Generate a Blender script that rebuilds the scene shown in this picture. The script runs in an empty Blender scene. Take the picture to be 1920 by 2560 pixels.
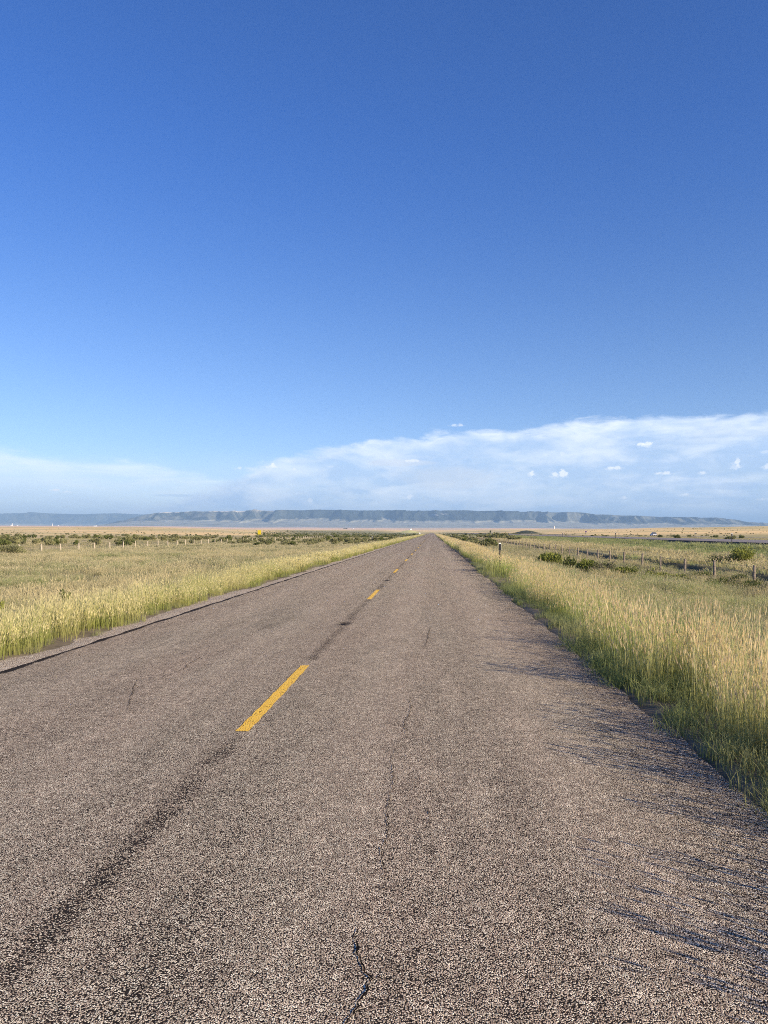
import bpy, math, random
import numpy as np
R = math.radians
random.seed(7)
rng = np.random.default_rng(11)
scene = bpy.context.scene
C = scene.collection
F = 1923.0; VX = 1082.0; VY = 1331.0; CH = 1.6
# ------------------------------------------------------------------ numpy noise
def _hash(ix, iy, s):
    h = (ix.astype(np.int64) * 374761393 + iy.astype(np.int64) * 668265263 + s * 1442695041) & 0x7fffffff
    h = ((h ^ (h >> 13)) * 1274126177) & 0x7fffffff
    return ((h ^ (h >> 16)) & 0xffff) / 65535.0
def vnoise(x, y, s=0):
    x = np.asarray(x, float); y = np.asarray(y, float)
    x, y = np.broadcast_arrays(x, y)
    ix = np.floor(x); iy = np.floor(y); fx = x - ix; fy = y - iy
    fx = fx * fx * (3 - 2 * fx); fy = fy * fy * (3 - 2 * fy)
    a = _hash(ix, iy, s); b = _hash(ix + 1, iy, s); c = _hash(ix, iy + 1, s); d = _hash(ix + 1, iy + 1, s)
    return (a * (1 - fx) + b * fx) * (1 - fy) + (c * (1 - fx) + d * fx) * fy
def fbm(x, y, s=0, o=4):
    v = 0; a = .5; t = 0
    for k in range(o):
        v = v + a * vnoise(np.asarray(x) * 2 ** k, np.asarray(y) * 2 ** k, s + k); t += a; a *= .5
    return v / t
def sstep(a, b, x):
    t = np.clip((x - a) / (b - a), 0, 1); return t * t * (3 - 2 * t)
# ------------------------------------------------------------------ terrain height
NX = [-400, -120, -60, -48, -25, -12, -7.6, -6.0, -5.7, -5.1, 1.85, 2.1, 3.2, 6, 9, 16, 17.0, 17.9, 28, 31, 34.0, 34.8, 47.6, 48.8, 53, 60, 92, 94, 106, 108, 130]
NZ = [-.5, -.6, -.8, -.95, -.92, -.62, -.16, -.06, -.08, -.10, -.10, -.03, -.10, -.68, -1.05, -1.14, -1.16, -.66, -.62, -.3, .22, .30, .30, .28, -.05, -.2, -.25, -.2, -.2, -.3, -.35]
PR = np.log([300, 600, 1000, 1500, 3000, 6000, 9500, 40000])
PX = [0, 350, 640, 900, 1082, 1300, 1500, 1700, 1920]
PV = np.array([[-13, -6, 2, 12, 14, 15.5, 17, 18], [-13, -6, 3, 12, 13, 14.5, 16, 17], [-13, -7, -1, 3, 7.5, 10, 12.5, 13], [-13, -7, -3.5, -.5, 6, 9, 12, 12.5],
      [-12, -6, -3.6, -2.2, 4.5, 9, 11.5, 12], [-12, -5, -1, 2, 8, 9.5, 10.5, 11], [-11, -4, 3, 5.5, 7.5, 8.5, 9.5, 10], [-11, -2, 8, 11.5, 11, 11, 11, 11], [-10, 0, 12, 15.5, 14, 13, 12, 12]], float)
def far_z(x, y):
    d = np.maximum(y, np.abs(x) * .75 + 1); d = np.maximum(d, 1)
    sx = np.clip(VX + F * x / d, 0, 1920)
    cols = np.array([np.interp(np.log(d), PR, PV[i]) for i in range(len(PX))])
    k = np.clip(np.searchsorted(PX, sx, side='right') - 1, 0, len(PX) - 2)
    pxa = np.array(PX, float); t = (sx - pxa[k]) / (pxa[k + 1] - pxa[k]); t = t * t * (3 - 2 * t)
    flat = cols.reshape(len(PX), -1); kk = k.reshape(-1); n = np.arange(kk.size)
    p = (flat[kk, n].reshape(k.shape)) * (1 - t) + (flat[kk + 1, n].reshape(k.shape)) * t
    return CH + p / F * d
def gz(x, y):
    x = np.asarray(x, float); y = np.asarray(y, float); x, y = np.broadcast_arrays(x, y)
    wob = (fbm(x * 0 + 3, y * .03, 5, 2) - .5) * 1.2 * sstep(6, 12, np.abs(x + 1.6))
    zn = np.interp(x + wob, NX, NZ)
    off = sstep(3.5, 10, np.abs(x + 1.6))
    zn = zn + (fbm(x * .25, y * .25, 9, 3) - .5) * .22 * off * (1 - .8 * sstep(30, 34, x) * (1 - sstep(48, 60, x))) + (fbm(x * 1.3, y * 1.3, 2, 2) - .5) * .06 * off * (1 - sstep(60, 150, np.abs(y)))
    r = np.sqrt(x * x + y * y)
    fz = far_z(x, y)
    amp = np.clip(r - 500, 0, 4000) / 4000
    fz = fz + (fbm(x / 260, y / 260, 21, 4) - .5) * 2.6 * sstep(500, 1500, r) * (1 + 2 * amp)
    w = sstep(250, 600, r)
    strip = (1 - sstep(120, 190, x)) * sstep(-150, -80, x) * (1 - sstep(1900, 2600, y))
    w = w * (1 - strip)
    z = zn * (1 - w) + fz * w
    z = z + 7.5 * np.exp(-((x + 56) / 24) ** 2 - ((y - 1800) / 60) ** 2)
    z = z + 4.2 * np.exp(-((x - 110) / 13) ** 2 - ((y - 900) / 50) ** 2)
    return z
# ------------------------------------------------------------------ object helpers
def tag(o, label=None, cat=None, group=None, kind=None):
    if label: o['label'] = label
    if cat: o['category'] = cat
    if group: o['group'] = group
    if kind: o['kind'] = kind
    return o
def empty(name, loc=(0, 0, 0), rz=0):
    o = bpy.data.objects.new(name, None); C.objects.link(o); o.location = loc; o.rotation_euler = (0, 0, rz); o.empty_display_size = .2
    return o
def mesh_np(name, V, Fc, mats, parent=None, col=None, smooth=False, link=True, midx=None):
    V = np.asarray(V, np.float32).reshape(-1, 3); me = bpy.data.meshes.new(name)
    if isinstance(Fc, np.ndarray):
        n, k = Fc.shape
        me.vertices.add(len(V)); me.vertices.foreach_set('co', V.ravel())
        me.loops.add(n * k); me.loops.foreach_set('vertex_index', Fc.astype(np.int32).ravel())
        me.polygons.add(n); me.polygons.foreach_set('loop_start', np.arange(0, n * k, k, dtype=np.int32))
    else:
        me.from_pydata([tuple(map(float, v)) for v in V], [], Fc)
    if not isinstance(mats, (list, tuple)): mats = [mats]
    for m in mats: me.materials.append(m)
    if col is not None:
        a = me.color_attributes.new('Col', 'FLOAT_COLOR', 'POINT')
        c = np.ones((len(V), 4), np.float32); c[:, :3] = col; a.data.foreach_set('color', c.ravel())
    if midx is not None: me.polygons.foreach_set('material_index', np.asarray(midx, np.int32))
    me.polygons.foreach_set('use_smooth', np.full(len(me.polygons), bool(smooth)))
    me.update(calc_edges=True); me.validate()
    o = bpy.data.objects.new(name, me)
    if link: C.objects.link(o)
    if parent: o.parent = parent
    return o
class MB:
    def __init__(s): s.v = []; s.f = []
    def add(s, v, f):
        b = len(s.v); s.v += [tuple(p) for p in v]; s.f += [tuple(i + b for i in q) for q in f]
    def box(s, x0, x1, y0, y1, z0, z1):
        s.add([(x0, y0, z0), (x1, y0, z0), (x1, y1, z0), (x0, y1, z0), (x0, y0, z1), (x1, y0, z1), (x1, y1, z1), (x0, y1, z1)],
              [(0, 3, 2, 1), (4, 5, 6, 7), (0, 1, 5, 4), (1, 2, 6, 5), (2, 3, 7, 6), (3, 0, 4, 7)])
    def tube(s, pts, rad, n=7, cap=True):
        rings = []; pts = [np.array(p, float) for p in pts]
        if not hasattr(rad, '__len__'): rad = [rad] * len(pts)
        for i, p in enumerate(pts):
            t = pts[min(i + 1, len(pts) - 1)] - pts[max(i - 1, 0)]; t = t / (np.linalg.norm(t) + 1e-9)
            a = np.cross(t, (0, 0, 1.0) if abs(t[2]) < .9 else (1.0, 0, 0)); a /= np.linalg.norm(a); b = np.cross(t, a)
            rings.append([tuple(p + rad[i] * (math.cos(k * 2 * math.pi / n) * a + math.sin(k * 2 * math.pi / n) * b)) for k in range(n)])
        v = [q for r_ in rings for q in r_]; f = []
        for i in range(len(pts) - 1):
            for k in range(n):
                f.append((i * n + k, i * n + (k + 1) % n, (i + 1) * n + (k + 1) % n, (i + 1) * n + k))
        if cap: f += [tuple(range(n))[::-1], tuple((len(pts) - 1) * n + k for k in range(n))]
        s.add(v, f)
    def build(s, name, mat, parent=None, smooth=False):
        return mesh_np(name, s.v, s.f, mat, parent, smooth=smooth)
# ------------------------------------------------------------------ node helpers
class NT:
    def __init__(s, nt): s.nt = nt; nt.nodes.clear()
    def n(s, t, ins=None, **p):
        nd = s.nt.nodes.new(t)
        for k, v in p.items(): setattr(nd, k, v)
        for k, v in (ins or {}).items(): s.set(nd, k, v)
        return nd
    def set(s, nd, k, v):
        i = nd.inputs[k]
        if isinstance(v, bpy.types.NodeSocket): s.nt.links.new(v, i)
        elif isinstance(v, bpy.types.Node): s.nt.links.new(v.outputs[0], i)
        else: i.default_value = v
    def m(s, op, a, b=0.0, c=0.0, clamp=False):
        nd = s.n('ShaderNodeMath', {0: a, 1: b, 2: c}, operation=op, use_clamp=clamp); return nd.outputs[0]
    def mix(s, f, a, b, bt='MIX'):
        nd = s.nt.nodes.new('ShaderNodeMix'); nd.data_type = 'RGBA'; nd.blend_type = bt
        def c4(v): return v if isinstance(v, (bpy.types.NodeSocket, bpy.types.Node)) else (tuple(v) + (1,))[:4]
        s.set(nd, 0, f); s.set(nd, 6, c4(a)); s.set(nd, 7, c4(b)); return nd.outputs[2]
    def ss(s, x, a, b, lo=0.0, hi=1.0):
        nd = s.n('ShaderNodeMapRange', {0: x, 1: a, 2: b, 3: lo, 4: hi}, interpolation_type='SMOOTHSTEP'); return nd.outputs[0]
    def lin(s, x, a, b, lo=0.0, hi=1.0):
        nd = s.n('ShaderNodeMapRange', {0: x, 1: a, 2: b, 3: lo, 4: hi}); return nd.outputs[0]
    def noise(s, vec, scale, detail=3, rough=.5, dist=0.0, dim='3D'):
        return s.n('ShaderNodeTexNoise', {'Vector': vec, 'Scale': scale, 'Detail': detail, 'Roughness': rough, 'Distortion': dist}, noise_dimensions=dim).outputs[0]
    def comb(s, x, y, z=0.0): return s.n('ShaderNodeCombineXYZ', {0: x, 1: y, 2: z}).outputs[0]
def newmat(name):
    m = bpy.data.materials.new(name); m.use_nodes = True; return m, NT(m.node_tree)
def simple(name, col, rough=.8, var=.15, scale=8.0, metal=0.0, bump=0.0):
    m, t = newmat(name)
    pos = t.n('ShaderNodeTexCoord').outputs['Object']
    nz = t.noise(pos, scale, 4)
    f = t.lin(nz, .3, .7, 1 - var, 1 + var)
    c = t.n('ShaderNodeVectorMath', {0: tuple(col[:3]), 3: f}, operation='SCALE').outputs[0]
    b = t.n('ShaderNodeBsdfPrincipled', {'Base Color': c, 'Roughness': rough, 'Metallic': metal})
    if bump: t.set(b, 'Normal', t.n('ShaderNodeBump', {'Height': nz, 'Strength': .6, 'Distance': bump}).outputs[0])
    t.n('ShaderNodeOutputMaterial', {0: b}); return m
# ------------------------------------------------------------------ materials
def stones(t, P, scale, cover, pal, binder):
    v = t.n('ShaderNodeTexVoronoi', {'Vector': P, 'Scale': scale, 'Randomness': 1.0}, voronoi_dimensions='2D', feature='F1')
    d = v.outputs['Distance']; rc = v.outputs['Color']
    sp = t.n('ShaderNodeSeparateColor', {0: rc})
    r1, r2, r3 = sp.outputs[0], sp.outputs[1], sp.outputs[2]
    present = t.m('LESS_THAN', r1, cover)
    body = t.ss(d, .56, .34)
    mask = t.m('MULTIPLY', body, present)
    ramp = t.n('ShaderNodeValToRGB', {0: r2}); cr = ramp.color_ramp
    cr.elements[0].position = 0; cr.elements[0].color = pal[0] + (1,); cr.elements[1].position = 1; cr.elements[1].color = pal[-1] + (1,)
    for i, c in enumerate(pal[1:-1]):
        e = cr.elements.new((i + 1) / (len(pal) - 1)); e.color = c + (1,)
    col = t.mix(mask, binder, ramp.outputs[0])
    dome = t.m('MULTIPLY', t.m('SUBTRACT', 1.0, t.m('POWER', d, 2.0)), present)
    h = t.m('MULTIPLY', dome, t.lin(r3, 0, 1, .6, 1.2))
    return col, h, mask
def road_mat():
    m, t = newmat('chip_seal')
    P = t.n('ShaderNodeNewGeometry').outputs['Position']
    s = t.n('ShaderNodeSeparateXYZ', {0: P}); X, Y = s.outputs[0], s.outputs[1]
    warp = t.n('ShaderNodeTexNoise', {'Vector': P, 'Scale': 40.0, 'Detail': 1.0}).outputs[1]
    Pw = t.n('ShaderNodeVectorMath', {0: warp, 1: (.012, .012, 0), 2: P}, operation='MULTIPLY_ADD').outputs[0]
    big = t.noise(t.n('ShaderNodeVectorMath', {0: P, 1: (.8, .12, 1)}, operation='MULTIPLY').outputs[0], 1.0, 5, .6)
    sml = t.noise(P, 3.0, 3, .6)
    # wheel paths, the worn dark band between the dashes, blotches, edges
    gap = t.m('FRACT', t.m('DIVIDE', t.m('SUBTRACT', Y, 6.18), 12.19))      # 0..0.25 dash
    ing = t.m('MULTIPLY', t.ss(gap, .26, .30), t.ss(gap, 1.0, .97))
    jx = t.m('MULTIPLY_ADD', t.noise(P, 1.3, 2), .16, -.08)
    Xj = t.m('ADD', X, jx)
    band = t.ss(t.m('ABSOLUTE', t.m('SUBTRACT', Xj, -1.53)), .13, .0)
    band = t.m('MULTIPLY', t.m('MULTIPLY', band, ing), t.lin(t.noise(P, 1.6, 3, .6), .35, .62, .45, 1.0))
    spot = t.m('MULTIPLY', t.ss(t.m('ABSOLUTE', t.m('SUBTRACT', Xj, -1.55)), .22, .06), t.ss(t.m('ABSOLUTE', t.m('SUBTRACT', gap, .60)), .03, .01))
    en = t.noise(t.comb(0.0, Y, 0.0), .9, 4, .65)
    edge = t.ss(t.m('ADD', t.m('ADD', X, t.m('MULTIPLY', jx, .6)), t.m('MULTIPLY_ADD', en, .22, -.11)), -4.95, -5.0)
    edgeR = t.m('MULTIPLY', t.ss(X, 1.2, 1.95), .3)
    blot = t.m('MULTIPLY', t.ss(big, .56, .70), .42)
    cover = t.m('MULTIPLY_ADD', band, -.45, .86)
    for q, k in ((spot, -.45), (edgeR, -.5), (blot, -.5), (edge, -.85)):
        cover = t.m('MULTIPLY_ADD', q, k, cover)
    cover = t.m('MULTIPLY_ADD', t.m('SUBTRACT', sml, .5), .42, cover)
    wp = t.ss(t.m('ABSOLUTE', t.m('SUBTRACT', t.m('ABSOLUTE', t.m('SUBTRACT', X, .2)), .75)), .45, .1)
    cover = t.m('MULTIPLY_ADD', wp, .12, cover)
    wp2 = t.ss(t.m('ABSOLUTE', t.m('SUBTRACT', t.m('ABSOLUTE', t.m('ADD', X, 3.2)), .75)), .45, .1); cover = t.m('MULTIPLY_ADD', wp2, .10, cover)
    pal = [(.17, .132, .10), (.45, .35, .265), (.58, .475, .355), (.74, .635, .475), (.96, .90, .71)]
    col, h, mask = stones(t, Pw, 155.0, cover, pal, (.026, .021, .018))
    tint = t.mix(t.lin(big, .35, .65), (1.0, .95, .93), (1.0, 1.0, .98))
    col = t.mix(1.0, col, tint, 'MULTIPLY')
    m1 = t.lin(t.noise(P, 34.0, 2, .7), .32, .68, .70, 1.28); m2 = t.lin(t.noise(P, 11.0, 3, .7), .32, .68, .80, 1.18)
    m3 = t.lin(t.noise(t.n('ShaderNodeVectorMath', {0: P, 1: (1.0, .16, 1)}, operation='MULTIPLY').outputs[0], 4.5, 4, .7), .3, .7, .86, 1.12)
    col = t.n('ShaderNodeVectorMath', {0: col, 3: t.m('MULTIPLY', m1, t.m('MULTIPLY', m2, m3))}, operation='SCALE').outputs[0]
    bump = t.n('ShaderNodeBump', {'Height': h, 'Strength': 1.0, 'Distance': .004})
    b = t.n('ShaderNodeBsdfPrincipled', {'Base Color': col, 'Roughness': .9, 'Normal': bump.outputs[0], 'Specular IOR Level': .08})
    t.n('ShaderNodeOutputMaterial', {0: b}); return m
def gravel_mat():
    m, t = newmat('loose_gravel')
    P = t.n('ShaderNodeNewGeometry').outputs['Position']
    big = t.noise(P, 2.5, 3, .6)
    cover = t.m('MULTIPLY_ADD', big, .5, .72)
    pal = [(.28, .20, .13), (.56, .42, .29), (.68, .54, .38), (.82, .69, .50), (.98, .88, .68)]
    col, h, mask = stones(t, P, 62.0, cover, pal, (.10, .075, .055))
    bump = t.n('ShaderNodeBump', {'Height': h, 'Strength': 1.0, 'Distance': .008})
    b = t.n('ShaderNodeBsdfPrincipled', {'Base Color': col, 'Roughness': .9, 'Normal': bump.outputs[0]})
    t.n('ShaderNodeOutputMaterial', {0: b}); return m
def paint_mat(name, c1, c2):
    m, t = newmat(name)
    P = t.n('ShaderNodeNewGeometry').outputs['Position']
    v = t.n('ShaderNodeTexVoronoi', {'Vector': P, 'Scale': 92.0}, voronoi_dimensions='2D')
    d = v.outputs['Distance']; sp = t.n('ShaderNodeSeparateColor', {0: v.outputs['Color']})
    n2 = t.noise(P, 14.0, 3, .6)
    gone = t.m('LESS_THAN', sp.outputs[1], t.lin(n2, .45, .8, .0, .18))
    col = t.mix(sp.outputs[0], c1, c2)
    col = t.mix(t.ss(d, .5, .75), col, (.25, .13, .01))
    h = t.m('SUBTRACT', 1.0, t.m('POWER', d, 2.0))
    bump = t.n('ShaderNodeBump', {'Height': h, 'Strength': 1.0, 'Distance': .0035})
    b = t.n('ShaderNodeBsdfPrincipled', {'Base Color': col, 'Roughness': .6, 'Normal': bump.outputs[0]})
    tr = t.n('ShaderNodeBsdfTransparent')
    mx = t.n('ShaderNodeMixShader', {0: gone, 1: b.outputs[0], 2: tr.outputs[0]})
    t.n('ShaderNodeOutputMaterial', {0: mx}); return m
def attr(t, name='Col'):
    return t.n('ShaderNodeAttribute', attribute_name=name).outputs['Color']
def ground_mat():
    m, t = newmat('prairie_ground')
    P = t.n('ShaderNodeNewGeometry').outputs['Position']
    c = attr(t)
    n1 = t.noise(P, 1.2, 6, .65); n2 = t.noise(P, .05, 5, .6); n3 = t.noise(P, 12.0, 3, .6)
    f = t.m('MULTIPLY', t.lin(n1, .3, .7, .68, 1.28), t.m('MULTIPLY', t.lin(n2, .3, .7, .85, 1.12), t.lin(n3, .3, .7, .8, 1.2)))
    c = t.n('ShaderNodeVectorMath', {0: c, 3: f}, operation='SCALE').outputs[0]
    bump = t.n('ShaderNodeBump', {'Height': t.m('ADD', n1, t.m('MULTIPLY', n3, .25)), 'Strength': .4, 'Distance': .08})
    b = t.n('ShaderNodeBsdfPrincipled', {'Base Color': c, 'Roughness': 1.0, 'Normal': bump.outputs[0], 'Specular IOR Level': .1})
    t.n('ShaderNodeOutputMaterial', {0: b}); return m
def mountain_mat():
    m, t = newmat('mountain_slope')
    P = t.n('ShaderNodeNewGeometry').outputs['Position']
    c = attr(t); n1 = t.noise(P, .012, 6, .65)
    c = t.n('ShaderNodeVectorMath', {0: c, 3: t.lin(n1, .3, .7, .7, 1.3)}, operation='SCALE').outputs[0]
    bump = t.n('ShaderNodeBump', {'Height': n1, 'Strength': .5, 'Distance': 14.0})
    b = t.n('ShaderNodeBsdfPrincipled', {'Base Color': c, 'Roughness': 1.0, 'Normal': bump.outputs[0], 'Specular IOR Level': .1})
    t.n('ShaderNodeOutputMaterial', {0: b}); return m
def grass_mat(name, low_a, low_b, top_a, top_b, head, patch=.35, transl=.35):
    """Col: R = height on the blade, G = seed head, B = random per blade"""
    m, t = newmat(name)
    P = t.n('ShaderNodeNewGeometry').outputs['Position']
    s = t.n('ShaderNodeSeparateColor', {0: attr(t)}); hh, hd, rb = s.outputs
    nz = t.noise(P, patch, 3, .6); w = t.ss(nz, .40, .60)
    w = t.m('ADD', w, t.m('MULTIPLY_ADD', rb, .7, -.35), clamp=True)
    low = t.mix(w, low_a, low_b); top = t.mix(w, top_a, top_b)
    c = t.mix(t.ss(hh, .15, .95), low, top)
    c = t.mix(hd, c, t.n('ShaderNodeVectorMath', {0: head, 3: t.lin(rb, 0, 1, .75, 1.2)}, operation='SCALE').outputs[0])
    d = t.n('ShaderNodeBsdfDiffuse', {0: c}); tr = t.n('ShaderNodeBsdfTranslucent', {0: c})
    mx = t.n('ShaderNodeMixShader', {0: transl, 1: d.outputs[0], 2: tr.outputs[0]})
    t.n('ShaderNodeOutputMaterial', {0: mx}); return m
def leaf_mat(name, a, b, transl=.25):
    m, t = newmat(name)
    s = t.n('ShaderNodeSeparateColor', {0: attr(t)}); rb = s.outputs[2]
    oi = t.n('ShaderNodeObjectInfo').outputs['Random']
    c = t.mix(t.m('ADD', t.m('MULTIPLY', rb, .65), t.m('MULTIPLY', oi, .35)), a, b)
    d = t.n('ShaderNodeBsdfDiffuse', {0: c}); tr = t.n('ShaderNodeBsdfTranslucent', {0: c})
    mx = t.n('ShaderNodeMixShader', {0: transl, 1: d.outputs[0], 2: tr.outputs[0]})
    t.n('ShaderNodeOutputMaterial', {0: mx}); return m
M = {}
M['road'] = road_mat(); M['gravel'] = gravel_mat()
M['yellow'] = paint_mat('yellow_paint', (.92, .50, .02), (1.0, .66, .06))
M['white_paint'] = simple('white_paint', (.7, .7, .68), .6)
M['yellow_line'] = simple('faded_yellow_line', (.5, .33, .08), .7)
M['ground'] = ground_mat(); M['mountain'] = mountain_mat()
M['highway'] = simple('grey_asphalt', (.21, .18, .165), .85, .12, .8, bump=.002)
M['asphalt_edge'] = simple('dark_asphalt_edge', (.03, .028, .03), .9)
M['wood'] = simple('weathered_wood_shaded', (.25, .20, .155), .9, .35, 9.0, bump=.004)  # right fence posts: their shaded look is put into a darker wood colour
M['lit_wood'] = simple('sunlit_wood', (.46, .39, .29), .9, .25, 9.0, bump=.004)  # left fence posts: sunlit fronts put into a paler wood colour
M['wire'] = simple('fence_wire', (.16, .15, .14), .6, .1, 8, .6)
M['black'] = simple('black_plastic', (.012, .012, .014), .5)
M['brown_post'] = simple('dark_brown_post', (.035, .025, .022), .8)
M['reflector'] = simple('white_reflector', (.8, .8, .8), .35, .05)
M['sign_yellow'] = simple('sign_yellow', (.62, .48, .01), .45, .05)
M['sign_blue'] = simple('sign_blue', (.03, .045, .18), .4, .05)
M['sign_red'] = simple('sign_red', (.28, .03, .04), .4, .05)
M['steel'] = simple('galvanised_steel', (.35, .36, .37), .45, .1, 6, .7)
M['car_white'] = simple('silver_white_paint', (.62, .64, .68), .25, .03, 2)
M['car_roof'] = simple('dark_grey_roof_paint', (.10, .105, .115), .3, .03, 2)
M['car_glass'] = simple('dark_glass', (.015, .018, .022), .08, .0, 2)
M['tyre'] = simple('tyre_rubber', (.02, .02, .02), .85)
M['lamp_red'] = simple('tail_lamp_red', (.35, .01, .01), .3, .03)
M['concrete'] = simple('pale_concrete', (.62, .6, .56), .8, .12, .3)
M['shed_wall'] = simple('white_metal_wall', (.78, .78, .76), .5, .06, .4)
M['shed_roof'] = simple('pale_metal_roof', (.66, .67, .68), .4, .06, .4)
M['crack'] = simple('crack_dark', (.012, .010, .010), 1.0)
for n_ in M['crack'].node_tree.nodes:
    if n_.type == 'BSDF_PRINCIPLED': n_.inputs['Specular IOR Level'].default_value = 0
M['bark'] = simple('grey_brown_bark', (.14, .105, .08), .95, .3, 14)
M['dead_wood'] = simple('dead_grey_twigs', (.20, .165, .135), .95, .35, 14)
M['tall'] = grass_mat('tall_straw_grass', (.30, .34, .09), (.44, .42, .17), (.48, .53, .18), (.63, .60, .30), (.84, .70, .42), .5, .5)
M['tall_left'] = grass_mat('tall_yellow_green_grass', (.27, .30, .08), (.38, .36, .14), (.46, .48, .17), (.60, .55, .25), (.77, .69, .38), .5, .42)
M['meadow'] = grass_mat('meadow_grass', (.16, .165, .08), (.31, .275, .15), (.27, .285, .14), (.56, .495, .29), (.64, .56, .35), .13, .38)
M['green'] = grass_mat('green_grass', (.22, .26, .09), (.34, .34, .15), (.34, .40, .15), (.48, .48, .23), (.64, .58, .34), .22, .5)
M['tan'] = grass_mat('dry_tan_grass', (.30, .27, .13), (.38, .33, .17), (.52, .46, .25), (.64, .55, .31), (.70, .60, .36), .12, .4)
M['sage'] = leaf_mat('sagebrush_leaves', (.09, .095, .045), (.36, .35, .17))
M['sage_green'] = leaf_mat('yellow_green_leaves', (.07, .10, .025), (.38, .39, .10))
M['dark_leaf'] = leaf_mat('dark_green_leaves', (.05, .07, .022), (.19, .21, .07))
# ------------------------------------------------------------------ ground sheet
def build_ground():
    az = np.concatenate([np.linspace(-180, -46, 70, endpoint=False), np.linspace(-46, 46, 1150, endpoint=False), np.linspace(46, 180, 70, endpoint=False)])
    az = np.radians(az); rr = np.concatenate([[.25], np.geomspace(1.0, 33000, 560)])
    A, Rr = np.meshgrid(az, rr)
    X = Rr * np.sin(A); Y = Rr * np.cos(A)
    Z = gz(X, Y)
    # colours: what grows on or covers each stretch of ground, plus some painted shade
    def c(*v): return np.array(v, float)
    def mixc(a, b, w): return a * (1 - w[..., None]) + b * w[..., None]
    r = Rr; n = fbm(X * .05, Y * .05, 31, 4); n2 = fbm(X * .008, Y * .008, 37, 4)
    col = np.zeros(X.shape + (3,)) + c(.28, .245, .125)
    olive = c(.23, .22, .10); tan = c(.52, .41, .22); green = c(.20, .23, .09); soil = c(.19, .155, .105)
    col = mixc(col, olive + 0 * col, sstep(.42, .62, n) * .8)
    rt = sstep(3, 6, X) * (1 - sstep(16, 18, X)); col = mixc(col, c(.20, .20, .085) + 0 * col, rt)
    mid = sstep(17, 19, X) * (1 - sstep(26, 29, X)); col = mixc(col, c(.40, .36, .18) + 0 * col, mid * sstep(.35, .55, n + .1))
    gr = sstep(25, 29, X) * (1 - sstep(33, 36, X)); col = mixc(col, green + 0 * col, gr)
    bank_shade = sstep(16.6, 17.0, X) * (1 - sstep(17.9, 18.3, X)) * (Y < 260); col = mixc(col, c(.09, .08, .045) + 0 * col, bank_shade * .8)  # shadow band along the bank behind the right fence, painted as dark ground
    back = sstep(52, 60, X); col = mixc(col, c(.38, .33, .16) + 0 * col, back)
    under = sstep(6.5, 8, -X) * (1 - sstep(70, 110, r)); col = mixc(col, c(.15, .135, .07) + 0 * col, under * .75)  # shade low between the near left tufts, painted as darker ground
    near = 1 - sstep(5.9, 7, -X); near = near * (1 - sstep(2.2, 3.4, X)); col = mixc(col, soil + 0 * col, near)
    lf = sstep(50, 60, -X); col = mixc(col, tan + 0 * col, lf * (1 - .5 * sstep(.45, .6, n)))
    far = sstep(350, 700, r) * (1 - (1 - sstep(60, 150, np.abs(X))) * (1 - sstep(1500, 2500, Y)) * .7)
    hillc = mixc(c(.84, .60, .28) + 0 * col, c(.58, .47, .22) + 0 * col, sstep(.4, .62, n2))
    col = mixc(col, hillc, far)
    sx = VX + F * X / np.maximum(Y, 1)
    dk = (1 - sstep(600, 1400, np.abs(Y - 1200))) * sstep(640, 760, sx) * (1 - sstep(1040, 1060, sx)) * sstep(350, 600, r)
    col = mixc(col, c(.22, .22, .11) + 0 * col, dk * .85)
    pink = sstep(2200, 4000, r); pk = mixc(c(.84, .58, .38) + 0 * col, c(.68, .52, .34) + 0 * col, sstep(.45, .6, fbm(X * .0012, Y * .0004, 41, 3)))
    col = mixc(col, pk, pink)
    mw = np.exp(-((X + 56) / 26) ** 2 - ((Y - 1800) / 80) ** 2); col = mixc(col, c(.6, .56, .22) + 0 * col, np.clip(mw * 1.6, 0, 1))
    mw = np.exp(-((X - 106) / 16) ** 2 - ((Y - 890) / 70) ** 2); col = mixc(col, c(.07, .075, .04) + 0 * col, np.clip(mw * 1.7, 0, 1))
    na, nr = len(az), len(rr)
    V = np.stack([X, Y, Z], -1).reshape(-1, 3)
    i = np.arange(nr - 1)[:, None] * na; j = np.arange(na)[None, :]; j2 = (j + 1) % na
    Fc = np.stack([i + j, i + j2, i + na + j2, i + na + j], -1).reshape(-1, 4)[:, ::-1]
    nc = len(V); V = np.vstack([V, [[0, 0, float(gz(0., 0.))]]])
    colr = np.vstack([col.reshape(-1, 3), [col[0, 0]]])
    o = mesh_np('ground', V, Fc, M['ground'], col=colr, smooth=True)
    tag(o, 'dry rolling prairie ground on both sides of the road', kind='structure')
build_ground()
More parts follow.
